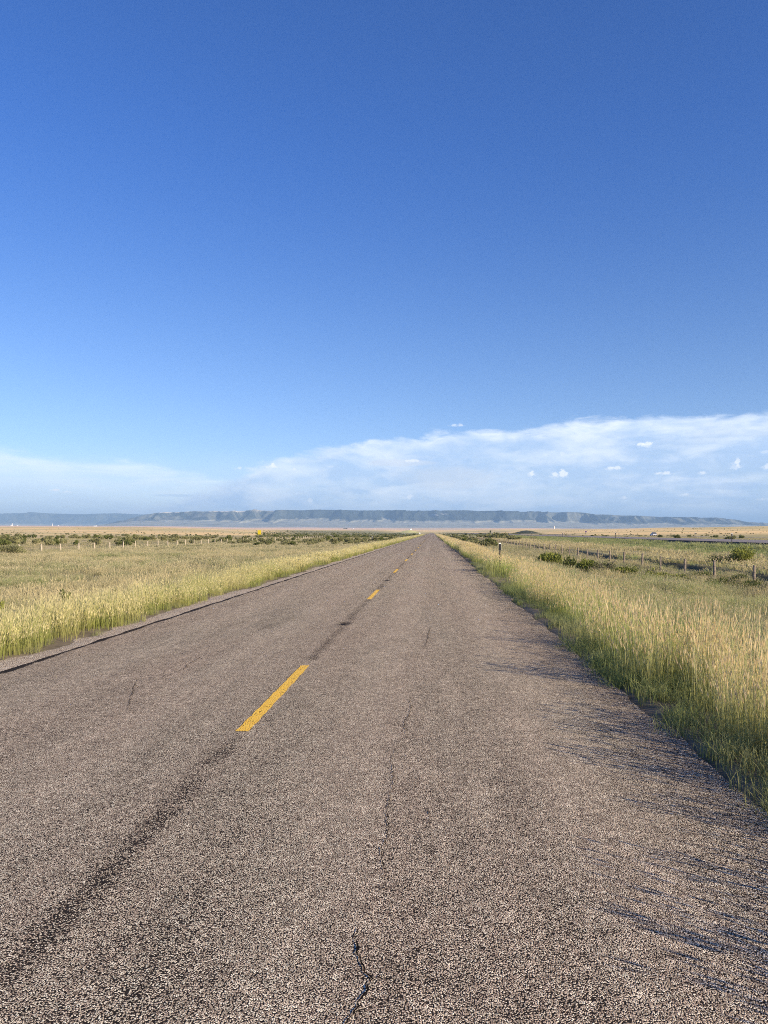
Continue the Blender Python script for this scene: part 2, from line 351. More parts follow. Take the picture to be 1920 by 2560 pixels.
# ------------------------------------------------------------------ roads
def ys_along(y0, y1, a=.25, k=.012):
    y = y0; out = [y]
    while y < y1:
        y += max(a, k * abs(y)); out.append(min(y, y1))
    return np.array(out)
road = empty('road'); tag(road, 'straight pinkish grey chip seal two lane road', kind='structure')
XL, XR = -5.07, 1.93
def build_road():
    ys = ys_along(-8, 2350, .12, .01)
    jl = (fbm(ys * 1.7, ys * 0, 3, 3) - .5) * .10; jr = (fbm(ys * 1.1, ys * 0, 6, 3) - .5) * .22
    xl = XL + jl; xr = XR + jr
    fr = [0, 0, .15, .5, .85, 1, 1]; V = []
    for k, q in enumerate(fr):
        x = xl + (xr - xl) * q; z = 0 * ys - .035 * ((x + 1.57) / 3.5) ** 2 * 1 + .0
        if k in (0, 6): z = z - .14; x = x + (-.02 if k == 0 else .05)
        z = z + .25 * 0
        V.append(np.stack([x, ys, z], -1))
    V = np.array(V).transpose(1, 0, 2); n, m = V.shape[:2]
    i = np.arange(n - 1)[:, None] * m; j = np.arange(m - 1)[None, :]
    Fc = np.stack([i + j, i + j + 1, i + m + j + 1, i + m + j], -1).reshape(-1, 4)
    mesh_np('road_surface', V.reshape(-1, 3), Fc, M['road'], road)
    # gravel shoulder, left
    xo = -5.55 + (fbm(ys * .8, ys * 0, 12, 3) - .5) * .5 + (fbm(ys * 4, ys * 0, 13, 2) - .5) * .2 * (ys < 60)
    cols = [(XL + .03 + 0 * ys, -.012 - .02 + 0 * ys - .003), (XL - .05 + jl * .3, -.036 + 0 * ys), ((XL + xo) / 2, -.045 + (fbm(ys * 2, ys * 0, 8, 2) - .5) * .01), (xo, -.07 + 0 * ys), (xo - .15, -.16 + 0 * ys)]
    V = np.array([np.stack([x, ys, z - .004], -1) for x, z in cols]).transpose(1, 0, 2); n, m = V.shape[:2]
    i = np.arange(n - 1)[:, None] * m; j = np.arange(m - 1)[None, :]
    Fc = np.stack([i + j, i + m + j, i + m + j + 1, i + j + 1], -1).reshape(-1, 4)[:, ::-1]
    o = mesh_np('gravel_shoulder', V.reshape(-1, 3), Fc, M['gravel']); tag(o, 'narrow pale gravel shoulder beside the left road edge', kind='structure')
build_road()
def rz_(x): return -.035 * ((x + 1.57) / 3.5) ** 2
# yellow dashes, each a part of the road
def dash_mesh():
    n = 30; ys = np.linspace(0, 3.05, n); e = (rng.random((2, n)) - .5) * .012; e[:, 0] *= 2
    V = [(-.052 + e[0, i], ys[i], 0) for i in range(n)] + [(.052 + e[1, i], ys[i], 0) for i in range(n)]
    Fc = [(i, n + i, n + i + 1, i + 1) for i in range(n - 1)]
    return V, Fc
V, Fc = dash_mesh(); d0 = mesh_np('centre_line_dash', V, Fc, M['yellow'], road)
for k in range(70):
    d = d0 if k == 0 else d0.copy()
    if k: C.objects.link(d); d.parent = road
    d.location = (-1.53 + .006 * math.sin(k * 2.1), 6.18 + 12.19 * k, .005 + k * .00012)
# cracks
def crack(pts, w=.008, seed=0):
    r = random.Random(seed); P = []
    for (a, b) in zip(pts[:-1], pts[1:]):
        L = math.dist(a, b); n = max(2, int(L / .022))
        for i in range(n):
            q = i / n; P.append((a[0] + (b[0] - a[0]) * q + r.uniform(-.011, .011), a[1] + (b[1] - a[1]) * q))
    P.append(pts[-1]); V = []; Fc = []
    for i, p in enumerate(P):
        ww = w * r.uniform(.0, 1) ** .7 * min(1, 4 * i / len(P) + .1, 4 * (len(P) - i) / len(P) + .1)
        z = rz_(p[0]) + .0018
        V += [(p[0] - ww, p[1], z), (p[0] + ww, p[1], z)]
        if i: Fc.append((2 * i - 2, 2 * i - 1, 2 * i + 1, 2 * i))
    mesh_np('crack', V, Fc, M['crack'], road)
def g(x, y, z=0.0):                                   # photograph pixel (1920 wide) on the plane z -> ground point
    Y = F * (CH - z) / (y - VY); return ((x - VX) / F * Y, Y)
k = 1920 / 1659.
for i, (pts, w) in enumerate([
    ([(735, 2230), (762, 2190), (802, 2112), (776, 2080), (768, 2042), (773, 2000)], .0055), ([(773, 2000), (800, 1960), (822, 1925), (832, 1880), (826, 1830), (838, 1800), (836, 1750), (850, 1690), (846, 1640), (862, 1600)], .0030),
    ([(862, 1600), (880, 1590), (874, 1560), (888, 1530), (884, 1500)], .004), ([(916, 1402), (922, 1382), (930, 1352)], .005),
    ([(330, 1470), (395, 1445), (410, 1432), (445, 1412)], .005), ([(275, 1530), (282, 1510), (290, 1480), (300, 1462)], .0045),
    ([(870, 1526), (930, 1524), (985, 1530)], .003), ([(700, 1460), (640, 1461)], .003), ([(800, 2112), (850, 2096)], .003), ([(930, 1780), (926, 1745)], .003)]):
    crack([g(a * k, b * k) for a, b in pts], w, i)
# the highway on the right: two carriageways
def carriageway(name, x0, x1, z, y0, y1, label):
    rt = empty(name); tag(rt, label, kind='structure')
    ys = ys_along(y0, y1, 4, .03)
    def strip(nm, xa, xb, za, zb, mat, dz=0.0):
        V = []; Fc = []
        for i, y in enumerate(ys):
            V += [(xa, y, za + dz), (xb, y, zb + dz)]
            if i: Fc.append((2 * i - 2, 2 * i - 1, 2 * i + 1, 2 * i))
        return mesh_np(nm, V, Fc, mat, rt)
    strip('asphalt_surface', x0, x1, z, z, M['highway'])
    strip('pavement_edge', x0 - .22, x0, z - .35, z, M['asphalt_edge'])
    strip('pavement_edge', x1, x1 + .22, z, z - .35, M['asphalt_edge'])
    strip('edge_line', x0 + 1.3, x0 + 1.42, z, z, M['yellow_line'], .006)
    strip('edge_line', x1 - 3.1, x1 - 2.98, z, z, M['white_paint'], .006)
    return rt
carriageway('highway', 34.9, 47.6, .5, -30, 2300, 'grey near carriageway of the divided highway beyond the right fence')
carriageway('far_highway', 94, 106, -.02, -30, 1700, 'far carriageway of the divided highway, carrying the car')
# ------------------------------------------------------------------ mountains
def build_range(name, label, ctrl, D0, Df, Dr, D1, footp, rimc, slopec, seed, x0, x1, spur):
    sx = np.linspace(x0, x1, 1300); cx = np.array([c[0] for c in ctrl], float); cy = np.array([c[1] for c in ctrl], float)
    sil = np.interp(sx, cx, cy) + (fbm(sx / 40, sx * 0, seed, 4) - .5) * 3.0
    ds = np.concatenate([np.linspace(D0, Df, 60, endpoint=False), np.linspace(Df, Dr, 150, endpoint=False), np.linspace(Dr, D1, 30)])
    SX, D = np.meshgrid(sx, ds); S = np.meshgrid(sil, ds)[0]
    X = (SX - VX) / F * Dr * (D / Dr) ** .6
    basep = np.interp(SX, [0, 350, 640, 1082, 1500, 1920], [15.5, 14.5, 11.5, 10.5, 8.5, 10.])
    rim = CH + (VY - S) / F * Dr
    zb = CH + basep / F * D0
    ridge = np.abs(fbm(X / spur + 2.2 * fbm(X / 1500, D / 2500, seed + 3, 3), D / (spur * 5), seed + 7, 3) * 2 - 1) * 2
    ridge = np.clip(ridge, 0, 1); r2 = np.abs(fbm(X / (spur * .33), D / (spur * 1.3), seed + 9, 3) * 2 - 1)
    off = ((ridge - .45) * .75 * (.35 + 1.3 * fbm(X / 1300, D * 0, seed + 5, 2)) + r2 * .28 * fbm(X / 600, D * 0, seed + 6, 2) * 2) * (Dr - Df)
    t = sstep(Df, Dr, D + off * (1 - sstep(Dr - 250, Dr, D)) * -1 * 1.0 + 0)
    tf = np.clip((D - D0) / (Dr - D0), 0, 1) ** 1.15
    fp = np.minimum(footp, basep + ((VY - S) - basep) * (.60 if spur < 500 else .3))
    foot = CH + (basep + (fp - basep) * tf + (fbm(X / 500, D / 400, seed + 20, 4) - .5) * 5 * sstep(0, .3, tf)) / F * D
    foot = np.minimum(foot, rim)
    z = foot * (1 - t) + rim * t
    z = z - 26 * (1 - r2) * np.sin(np.pi * t) ** 1.5 + (fbm(X / 90, D / 90, seed + 30, 3) - .5) * 14 * (t > .02) * (1 - .7 * sstep(.93, 1, t))
    z = np.where(D > Dr, rim - (D - Dr) * .045 + (fbm(X / 300, D / 300, seed + 40, 3) - .5) * 8, z)
    z = np.where(D <= D0 + 1, zb - 40, z)
    n = fbm(X / 260, D / 180, seed + 50, 4)[..., None]
    grassy = np.array(slopec); forest = np.array(rimc)
    wd = np.interp(SX, [300, 420, 620, 760, 1250, 1420, 1800], [.6, .6, .7, 1, 1, .6, .6]) if spur < 500 else .8
    w = (sstep(.05, .20, t) * (wd + (1 - wd) * sstep(.42, .62, n[..., 0])) * (1 - .6 * sstep(.94, 1, t) * sstep(.45, .6, n[..., 0])))[..., None]
    w = np.maximum(w, (sstep(.60, .68, n[..., 0]) * .35)[..., None] * (t[..., None] < .3))
    col = grassy * (1 - w) + forest * w
    # pale limestone along the rim, left part, and dark timber flecks
    lm = sstep(.86, .93, t) * (1 - sstep(.985, 1, t)) * sstep(.42, .56, fbm(X / 60, D * 0, seed + 60, 3)) * np.interp(SX, [380, 400, 620, 720], [0, 1, .9, 0])
    col = col * (1 - lm[..., None]) + np.array([.75, .70, .6]) * lm[..., None]
    # snow
    if spur > 100:
        for (a, b, l, h) in ((1084, .62, 9, .04), (1110, .70, 7, .025)):
            q = np.exp(-((SX - a - (t - b) * -80) / l) ** 4 - ((t - b) / h) ** 4); col = col * (1 - q[..., None]) + .6 * q[..., None]
    V = np.stack([X, D, z], -1).reshape(-1, 3); nr, na = X.shape
    i = np.arange(nr - 1)[:, None] * na; j = np.arange(na - 1)[None, :]
    Fc = np.stack([i + j, i + j + 1, i + na + j + 1, i + na + j], -1).reshape(-1, 4)
    o = mesh_np(name, V, Fc, M['mountain'], col=col.reshape(-1, 3), smooth=True); tag(o, label, kind='structure')
build_range('mountains', 'long flat topped blue mountain ridge across the horizon',
    [(-700, 1325), (200, 1322), (262, 1311), (305, 1301), (345, 1291), (390, 1282), (460, 1279.5), (540, 1277.5), (600, 1278.5), (640, 1276), (700, 1277), (770, 1274.5), (860, 1275), (940, 1276), (1000, 1275.5), (1100, 1277), (1200, 1278), (1275, 1277), (1310, 1280), (1400, 1281), (1500, 1286), (1600, 1290), (1700, 1293), (1805, 1295.5), (1845, 1302), (1920, 1309), (2300, 1320)],
    9300, 10900, 12000, 13500, 37, (.045, .058, .056), (.35, .345, .27), 101, -500, 2300, 360.)
build_range('distant_hills', 'pale blue hills far behind the left end of the ridge',
    [(-900, 1288), (0, 1284), (85, 1282.2), (125, 1285), (155, 1284), (230, 1287), (290, 1283.6), (345, 1286), (420, 1288), (520, 1296), (700, 1315), (900, 1325)],
    16000, 18000, 20500, 23000, 19., (.06, .075, .06), (.30, .30, .22), 131, -900, 950, 900.)
# ------------------------------------------------------------------ grass tufts (stuff)
proto_col = bpy.data.collections.new('grass_tuft_sources')
def tuft(name, mat, n, rad, h0, h1, w, lean=.12, head=0.0, headlen=.07, headw=.004, droop=.0, segs=3, seed=0):
    r = np.random.default_rng(seed); V = []; Fc = []; K = []
    for i in range(n):
        a = r.uniform(0, 6.283); q = rad * math.sqrt(r.uniform()); bx, by = q * math.cos(a), q * math.sin(a)
        h = r.uniform(h0, h1); la = r.uniform(0, 6.283); ln = abs(r.normal(0, lean)) * h
        lx, ly = math.cos(la) * ln + bx * .25, math.sin(la) * ln + by * .25
        fa = r.uniform(0, 3.1416); dx, dy = math.cos(fa), math.sin(fa); rb = r.uniform(); ww = w * r.uniform(.7, 1.3)
        b = len(V)
        for s in range(segs + 1):
            t = s / segs; cx = bx + lx * t ** 1.7; cy = by + ly * t ** 1.7; cz = h * t * (1 - .18 * t * ln / h) - droop * h * t * t
            hw = ww * .5 * (1 - .75 * t if head else (1 - t) * 1.0 + .08)
            V += [(cx - dx * hw, cy - dy * hw, cz - .02 * (s == 0)), (cx + dx * hw, cy + dy * hw, cz - .02 * (s == 0))]; K += [(t, 0, rb)] * 2
            if s: Fc.append((b + 2 * s - 2, b + 2 * s - 1, b + 2 * s + 1, b + 2 * s))
        if head and r.uniform() < head:
            d = np.array([lx * 1.7, ly * 1.7, h]); d /= np.linalg.norm(d); p = np.array([cx, cy, cz]) - d * headlen * .35
            L = headlen * r.uniform(.7, 1.25); hwid = headw * r.uniform(.8, 1.3)
            for (ex, ey) in ((dx, dy), (-dy, dx)):
                b = len(V); m1 = p + d * L * .35
                V += [tuple(p), (m1[0] - ex * hwid, m1[1] - ey * hwid, m1[2]), (m1[0] + ex * hwid, m1[1] + ey * hwid, m1[2]), tuple(p + d * L)]
                K += [(1, 1, rb)] * 4; Fc += [(b, b + 2, b + 3, b + 1)]
    me = bpy.data.meshes.new(name); me.from_pydata(V, [], Fc); me.materials.append(mat)
    at = me.color_attributes.new('Col', 'FLOAT_COLOR', 'POINT'); c = np.ones((len(V), 4), np.float32); c[:, :3] = K; at.data.foreach_set('color', c.ravel())
    o = bpy.data.objects.new(name, me); return o
def scatter(name, label, tufts, pts, kind='stuff'):
    """pts: n x 4 (x, y, z, scale)"""
    col = bpy.data.collections.new(name + '_sources'); 
    for o in tufts: col.objects.link(o)
    me = bpy.data.meshes.new(name); P = np.asarray(pts, np.float32)
    me.vertices.add(len(P)); me.vertices.foreach_set('co', P[:, :3].ravel())
    a = me.attributes.new('scl', 'FLOAT', 'POINT'); a.data.foreach_set('value', P[:, 3].copy())
    a = me.attributes.new('rot', 'FLOAT', 'POINT'); a.data.foreach_set('value', (rng.random(len(P)) * 6.283).astype(np.float32))
    a = me.attributes.new('pick', 'INT', 'POINT'); a.data.foreach_set('value', rng.integers(0, len(tufts), len(P)).astype(np.int32))
    o = bpy.data.objects.new(name, me); C.objects.link(o)
    ng = bpy.data.node_groups.new(name + '_nodes', 'GeometryNodeTree')
    ng.interface.new_socket('Geometry', in_out='INPUT', socket_type='NodeSocketGeometry'); ng.interface.new_socket('Geometry', in_out='OUTPUT', socket_type='NodeSocketGeometry')
    nd = ng.nodes; ln = ng.links
    gi = nd.new('NodeGroupInput'); go = nd.new('NodeGroupOutput'); ci = nd.new('GeometryNodeCollectionInfo')
    ci.inputs['Collection'].default_value = col; ci.inputs['Separate Children'].default_value = True; ci.inputs['Reset Children'].default_value = True
    ip = nd.new('GeometryNodeInstanceOnPoints'); ip.inputs['Pick Instance'].default_value = True
    def na(nm, ty):
        q = nd.new('GeometryNodeInputNamedAttribute'); q.data_type = ty; q.inputs['Name'].default_value = nm; return q.outputs['Attribute']
    cx = nd.new('ShaderNodeCombineXYZ'); ln.new(na('rot', 'FLOAT'), cx.inputs[2])
    e2r = nd.new('FunctionNodeEulerToRotation'); ln.new(cx.outputs[0], e2r.inputs[0])
    ln.new(gi.outputs[0], ip.inputs['Points']); ln.new(ci.outputs[0], ip.inputs['Instance']); ln.new(na('pick', 'INT'), ip.inputs['Instance Index'])
    ln.new(e2r.outputs[0], ip.inputs['Rotation']); ln.new(na('scl', 'FLOAT'), ip.inputs['Scale']); ln.new(ip.outputs[0], go.inputs[0])
    md = o.modifiers.new('scatter', 'NODES'); md.node_group = ng
    tag(o, label, kind=kind); return o
def pts_in(x0, x1, y0, y1, dens, s0=.75, s1=1.25, keep=None, xe=None):
    n = int((x1 - x0) * (y1 - y0) * dens); x = rng.uniform(x0, x1, n); y = rng.uniform(y0, y1, n)
    sx = VX + F * x / np.maximum(y, .1); mk = ((sx > -150 - 900 / np.maximum(y, .1)) & (sx < 2070 + 900 / np.maximum(y, .1))) | ((y < 7) & (np.abs(x) < 6))
    if keep is not None: mk &= rng.random(n) < keep(x, y)
    x = x[mk]; y = y[mk]; s = rng.uniform(s0, s1, len(x)) * (.72 + .56 * sstep(.25, .75, fbm(x * .9, y * .6, 55, 3)))
    return np.stack([x, y, gz(x, y) , s], -1)
def edge_r(y): return (fbm(y * .55, y * 0, 77, 3) - .5) * .7
def edge_l(y): return (fbm(y * .5, y * 0, 78, 3) - .5) * .5
# tall straw grass, right verge
mt = M['tall']
TN = [tuft('tall_tuft', mt, 30, .16, .22, .57, .0042, .14, .75, .075, .0042, seed=s) for s in range(5)]
TM = [tuft('tall_tuft_mid', mt, 34, .2, .34, .60, .009, .10, .8, .08, .0075, seed=s + 10, segs=2) for s in range(4)]
TF = [tuft('tall_tuft_far', mt, 30, .45, .32, .56, .03, .12, .7, .1, .022, seed=s + 20, segs=2) for s in range(3)]
def kr(x, y):
    e = edge_r(y); out = 3.3 + (fbm(y * .15, y * 0, 79, 2) - .5) * 1.2
    return sstep(2.15 + e, 2.65 + e, x) * (1 - .93 * sstep(out - .3, out + .5, x)) * (.30 + .70 * sstep(.35, .55, fbm(x * 1.2, y * .8, 80, 3))) * (1 - .98 * np.exp(-((x - 2.45) / .75) ** 4 - ((y - 28.2) / 4.6) ** 4))
P1 = pts_in(1.9, 5.5, -3, 26, 33, .75, 1.3, kr)
scatter('tall_grass', 'tall straw coloured grass with seed heads on the right verge', TN, P1)
P2 = pts_in(1.9, 5.5, 26, 75, 17, .85, 1.2, kr)
scatter('tall_grass', 'straw coloured roadside grass strip farther along the right verge', TM, P2)
P3 = pts_in(1.9, 5.5, 75, 500, 5, .85, 1.2, kr)
scatter('tall_grass', 'distant yellow grass strip along the right edge of the road', TF, P3)
# tall grass, left verge
ml = M['tall_left']
LN = [tuft('tall_left_tuft', ml, 30, .16, .14, .42, .005, .16, .65, .055, .0046, seed=s + 30) for s in range(4)]
LM = [tuft('tall_left_tuft_mid', ml, 30, .22, .18, .40, .012, .12, .7, .07, .009, seed=s + 40, segs=2) for s in range(3)]
LF = [tuft('tall_left_tuft_far', ml, 30, .45, .26, .46, .03, .12, .6, .09, .02, seed=s + 50, segs=2) for s in range(3)]
def kl(x, y):
    e = edge_l(y); return sstep(5.5 + e, 5.95 + e, -x) * (1 - .95 * sstep(6.7 + e, 7.2 + e, -x)) * (.25 + .75 * sstep(.3, .5, fbm(x * 1.2, y * .8, 81, 3)))
scatter('roadside_grass', 'bright yellow green grass strip beside the left gravel shoulder', LN, pts_in(-8.2, -5.5, 8, 32, 40, .75, 1.3, kl))
scatter('roadside_grass', 'yellow green grass strip farther along the left verge', LM, pts_in(-8.2, -5.5, 32, 85, 20, .85, 1.2, kl))
scatter('roadside_grass', 'distant yellow grass strip along the left edge of the road', LF, pts_in(-8.2, -5.5, 85, 500, 4, .85, 1.2, kl))
# low green fringe at the road edges
mg = M['green']
GN = [tuft('fringe_tuft', mg, 30, .10, .07, .22, .005, .55, 0, droop=.25, seed=s + 60) for s in range(4)]
def kf(x, y): e = edge_r(y); return sstep(1.90 + e * .6, 2.05 + e * .6, x) * (1 - .55 * sstep(2.5 + e, 2.8 + e, x)) * sstep(.2, .42, fbm(x * 1.5, y * 1.5, 82, 3)) * (1 - .8 * np.exp(-((x - 2.45) / .75) ** 4 - ((y - 28.2) / 4.6) ** 4))
scatter('short_grass', 'short green grass fringe against the right road edge', GN, pts_in(1.75, 3.6, -3, 40, 62, .7, 1.3, kf))
def kf2(x, y): e = edge_l(y); return sstep(5.3 + e, 5.6 + e, -x) * (1 - sstep(6.1, 6.4, -x)) * sstep(.42, .55, fbm(x * 1.2, y * 1.2, 83, 3))
scatter('short_grass', 'sparse low grass growing into the left gravel shoulder', GN, pts_in(-6.6, -5.3, 8, 50, 16, .6, 1.1, kf2))
# meadows
mm = M['meadow']
MN = [tuft('meadow_tuft', mm, 40, .2, .16, .40, .008, .22, .35, .06, .006, seed=s + 70) for s in range(5)]
MM = [tuft('meadow_tuft_mid', mm, 34, .35, .14, .34, .018, .25, .3, .07, .012, seed=s + 80, segs=2) for s in range(4)]
MF = [tuft('meadow_tuft_far', mm, 30, .8, .14, .34, .05, .25, .3, .09, .03, seed=s + 90, segs=2) for s in range(3)]
GM = [tuft('green_tuft_mid', mg, 40, .25, .18, .46, .010, .22, .3, .06, .008, seed=s + 100, segs=2) for s in range(4)]
GF = [tuft('green_tuft_far', mg, 30, .8, .14, .32, .05, .25, .2, .09, .02, seed=s + 110, segs=2) for s in range(3)]
YF = [tuft('tan_tuft_far', M['tan'], 30, .8, .16, .40, .05, .22, .4, .1, .03, seed=s + 120, segs=2) for s in range(3)]
YM = [tuft('tan_tuft_mid', M['tan'], 34, .3, .18, .48, .014, .2, .5, .08, .011, seed=s + 130, segs=2) for s in range(3)]
pa = lambda s, f, lo=.42, hi=.58: (lambda x, y: sstep(lo, hi, fbm(x * f, y * f * .7, s, 3)))
npa = lambda s, f, lo=.42, hi=.58: (lambda x, y: 1 - sstep(lo, hi, fbm(x * f, y * f * .7, s, 3)))
gapk = lambda x, y: .12 + .88 * sstep(.36, .52, fbm(x * 1.1, y * .8, 96, 3))
V1 = np.vstack([pts_in(-34, -7.2, 12, 45, 12, .35, .85, gapk), pts_in(4.0, 17, 2, 45, 10, .6, 1.3, gapk)])
scatter('meadow_grass', 'mixed olive and tan meadow grass near the road on both sides', MN, V1)
V2 = np.vstack([pts_in(-75, -7.2, 45, 110, 3.8, .5, 1.3, lambda x, y: gapk(x, y) * (1 - .75 * sstep(49, 52, -x))), pts_in(5, 17, 45, 140, 3.5, .6, 1.4, gapk)])
scatter('meadow_grass', 'mixed meadow grass farther off, up to the left fence', MM, V2)
V3 = np.vstack([pts_in(-150, -6.9, 110, 330, .8, .7, 1.2, lambda x, y: 1 - .8 * sstep(49, 52, -x)), pts_in(5, 17, 140, 400, .8, .8, 1.4), pts_in(52, 92, 90, 420, .35, .9, 1.4)])
scatter('meadow_grass', 'pale meadow grass in the far distance', MF, V3)
scatter('green_grass', 'taller dull green grass in the dip right of the verge', GM, np.vstack([pts_in(3.6, 13, 3, 60, 16, .6, 1.25, pa(90, .35, .33, .5)), pts_in(16, 17.2, 25, 70, 9, .5, 1.0), pts_in(-40, -7.4, 13, 90, 2.6, .5, .9, pa(95, .14, .47, .6))]))
scatter('green_grass', 'bright green grass band below the highway', GF, np.vstack([pts_in(17.5, 34.2, 70, 330, 1.4, .8, 1.3, lambda x, y: sstep(24, 30, x)), pts_in(14, 34.0, 30, 70, 2.5, .8, 1.3, lambda x, y: sstep(22, 30, x) * .8 + .2)]))
scatter('dry_grass', 'dry tan grass between the right fence and the green band', YF, pts_in(17.5, 31, 34, 300, 1.6, .5, 1.3, lambda x, y: (1 - sstep(25, 30, x)) * (.15 + .85 * sstep(.4, .55, fbm(x * .2, y * .1, 91, 3)))))
scatter('dry_grass', 'pale dry grass clumps scattered through the near meadows', YM, np.vstack([pts_in(-40, -7.4, 13, 90, 2.6, .7, 1.2, pa(92, .16, .56, .66)), pts_in(4.2, 16, 6, 70, 3, .7, 1.2, pa(93, .3, .52, .62))]))
# ------------------------------------------------------------------ shrubs
def shrub_geo(n, w, h, leaf, seed, up=.5, clumps=9, bottom=.05):
    r = np.random.default_rng(seed); V = []; K = []
    cs = []
    for i in range(clumps):
        a = r.uniform(0, 6.283); q = math.sqrt(r.uniform()) * .72
        cz = h * (.28 + .5 * r.uniform()) * (1 - .35 * q); cs.append((math.cos(a) * q * w / 2, math.sin(a) * q * w / 2, cz, r.uniform(.5, 1.0), r.uniform()))
    cs = np.array(cs); ci = r.integers(0, clumps, n); c = cs[ci]
    d = r.normal(size=(n, 3)); d /= np.linalg.norm(d, axis=1)[:, None]; rad = r.uniform(.25, 1, n) ** .6
    rx = w * .30 * c[:, 3]; rz = h * .34 * c[:, 3]
    p = np.stack([c[:, 0] + d[:, 0] * rad * rx, c[:, 1] + d[:, 1] * rad * rx, c[:, 2] + d[:, 2] * rad * rz], -1)
    p[:, 2] = np.abs(p[:, 2] - bottom) + bottom * r.uniform(0, 1, n)
    dirv = p - np.array([0, 0, -.2 * h]); dirv /= np.linalg.norm(dirv, axis=1)[:, None]
    dirv = dirv * (1 - .3) + r.normal(size=(n, 3)) * .35 + np.array([0, 0, up]); dirv /= np.linalg.norm(dirv, axis=1)[:, None]
    s = np.cross(dirv, r.normal(size=(n, 3))); s /= np.linalg.norm(s, axis=1)[:, None]
    L = (leaf * r.uniform(.6, 1.5, n))[:, None]; wd = L * .28
    quad = np.stack([p - dirv * L * .5, p + s * wd, p + dirv * L * .6, p - s * wd], 1)
    rb = np.clip(c[:, 4] * .6 + r.uniform(0, .4, n), 0, 1)
    K = np.repeat(np.stack([0 * rb, 0 * rb, rb], -1), 4, axis=0)
    return quad.reshape(-1, 3), np.arange(n * 4).reshape(-1, 4), K, cs
def stems_mb(cs, r0=.018, seed=0, extra=0, h=1, w=1):
    r = random.Random(seed); mb = MB()
    pts = [tuple(c[:3]) for c in cs]
    for i in range(extra):
        a = r.uniform(0, 6.28); q = r.uniform(.5, 1.05) * w / 2; pts.append((math.cos(a) * q, math.sin(a) * q, h * r.uniform(.4, 1.05)))
    for (x, y, z) in pts:
        mb.tube([(x * .05, y * .05, -.05), (x * .45 + r.uniform(-.05, .05), y * .45, z * .5), (x, y, z * 1.02)], [r0, r0 * .7, r0 * .25], 5)
        for _ in range(2):
            mb.tube([(x * .45, y * .45, z * .5), (x * .8 + r.uniform(-.15, .15) * w, y * .8 + r.uniform(-.15, .15) * w, z * r.uniform(.8, 1.1))], [r0 * .5, r0 * .15], 4)
    return mb
def hero_shrub(name, label, x, y, w, h, mat, leaf=.05, n=2600, seed=0, clumps=10, extra=0, cat='shrub', group=None, rz=0, bark='bark', up=.5, dz=0.0):
    e = empty(name, (x, y, float(gz(x, y)) + dz), rz); tag(e, label, cat, group)
    V, Fc, K, cs = shrub_geo(n, w, h, leaf, seed, up, clumps)
    if n: mesh_np('foliage', V, Fc, mat, e, col=K)
    stems_mb(cs, .012 + .006 * h, seed, extra, h, w).build('stems', M[bark], e)
    return e
rs0 = np.random.default_rng(17)
hero_shrub('shrub', 'rounded yellow green shrub in the dip, leftmost of the shrubs before the right fence', 8.9, 57.0, 2.5, 1.45, M['sage_green'], .13, 3000, 1)
hero_shrub('shrub', 'dark upright leafy shrub beside the rounded yellow green one', 9.0, 50.5, 1.0, 1.35, M['dark_leaf'], .09, 900, 2, up=1.0)
hero_shrub('shrub', 'small yellow green shrub between the dark upright shrub and the bare brown one', 9.5, 47.5, 1.5, 1.15, M['sage_green'], .10, 2400, 3)
hero_shrub('shrub', 'half bare brown shrub right of the small yellow green shrub', 10.4, 46.6, 1.5, 1.15, M['sage'], .08, 700, 4, extra=22, bark='dead_wood')
hero_shrub('shrub', 'low olive green shrub right of the half bare brown shrub', 11.4, 45.5, 2.0, .85, M['sage_green'], .09, 1700, 5)
hero_shrub('shrub', 'low spreading dull green shrub left of the right fence with dark underside', 12.6, 44.0, 1.9, .8, M['sage'], .09, 1500, 6)
hero_shrub('shrub', 'wide green bush with dark left half beyond the right fence', 21.6, 53, 2.2, 1.4, M['sage_green'], .10, 2600, 7, extra=6, up=.8)
hero_shrub('shrub', 'dark dead brush leaning against the wide green bush beyond the fence', 20.0, 52.8, 2.3, .95, M['dark_leaf'], .09, 1300, 8, extra=34, bark='dead_wood')
hero_shrub('shrub', 'bare grey twiggy shrub at the foot of the nearest right fence posts', 15.0, 34.5, 1.2, .6, M['sage'], .05, 150, 9, extra=40, bark='dead_wood')
hero_shrub('shrub', 'bright green leafy shrub at the left side behind the grass strip', -10.75, 18.6, .75, .62, M['sage_green'], .05, 1600, 10)
hero_shrub('shrub', 'small dark leafy weed behind the left grass strip', -9.35, 19.6, .34, .62, M['dark_leaf'], .05, 420, 11, up=1.0)
hero_shrub('shrub', 'tiny dark weed right of the small dark leafy weed', -8.5, 20.6, .22, .42, M['dark_leaf'], .045, 200, 12, up=1.0)
hero_shrub('shrub', 'large grey green sagebrush at the near end of the left fence', -46.5, 84.5, 3.6, 1.45, M['sage'], .14, 2600, 13)
for i in range(24):
    y = rs0.uniform(37, 58); x = rs0.uniform(9.2, 13.2) if y > 44 else rs0.uniform(11, 14.5)
    hero_shrub('weed_clump', 'low dull olive scrub clump in the dip between the verge and the right fence', x, y, rs0.uniform(.9, 1.9), rs0.uniform(.45, .85), M['sage_green'] if i % 3 else M['sage'], .075, 900, 70 + i, cat='weed', group='low scrub clumps in the dip before the right fence', extra=8, bark='dead_wood')
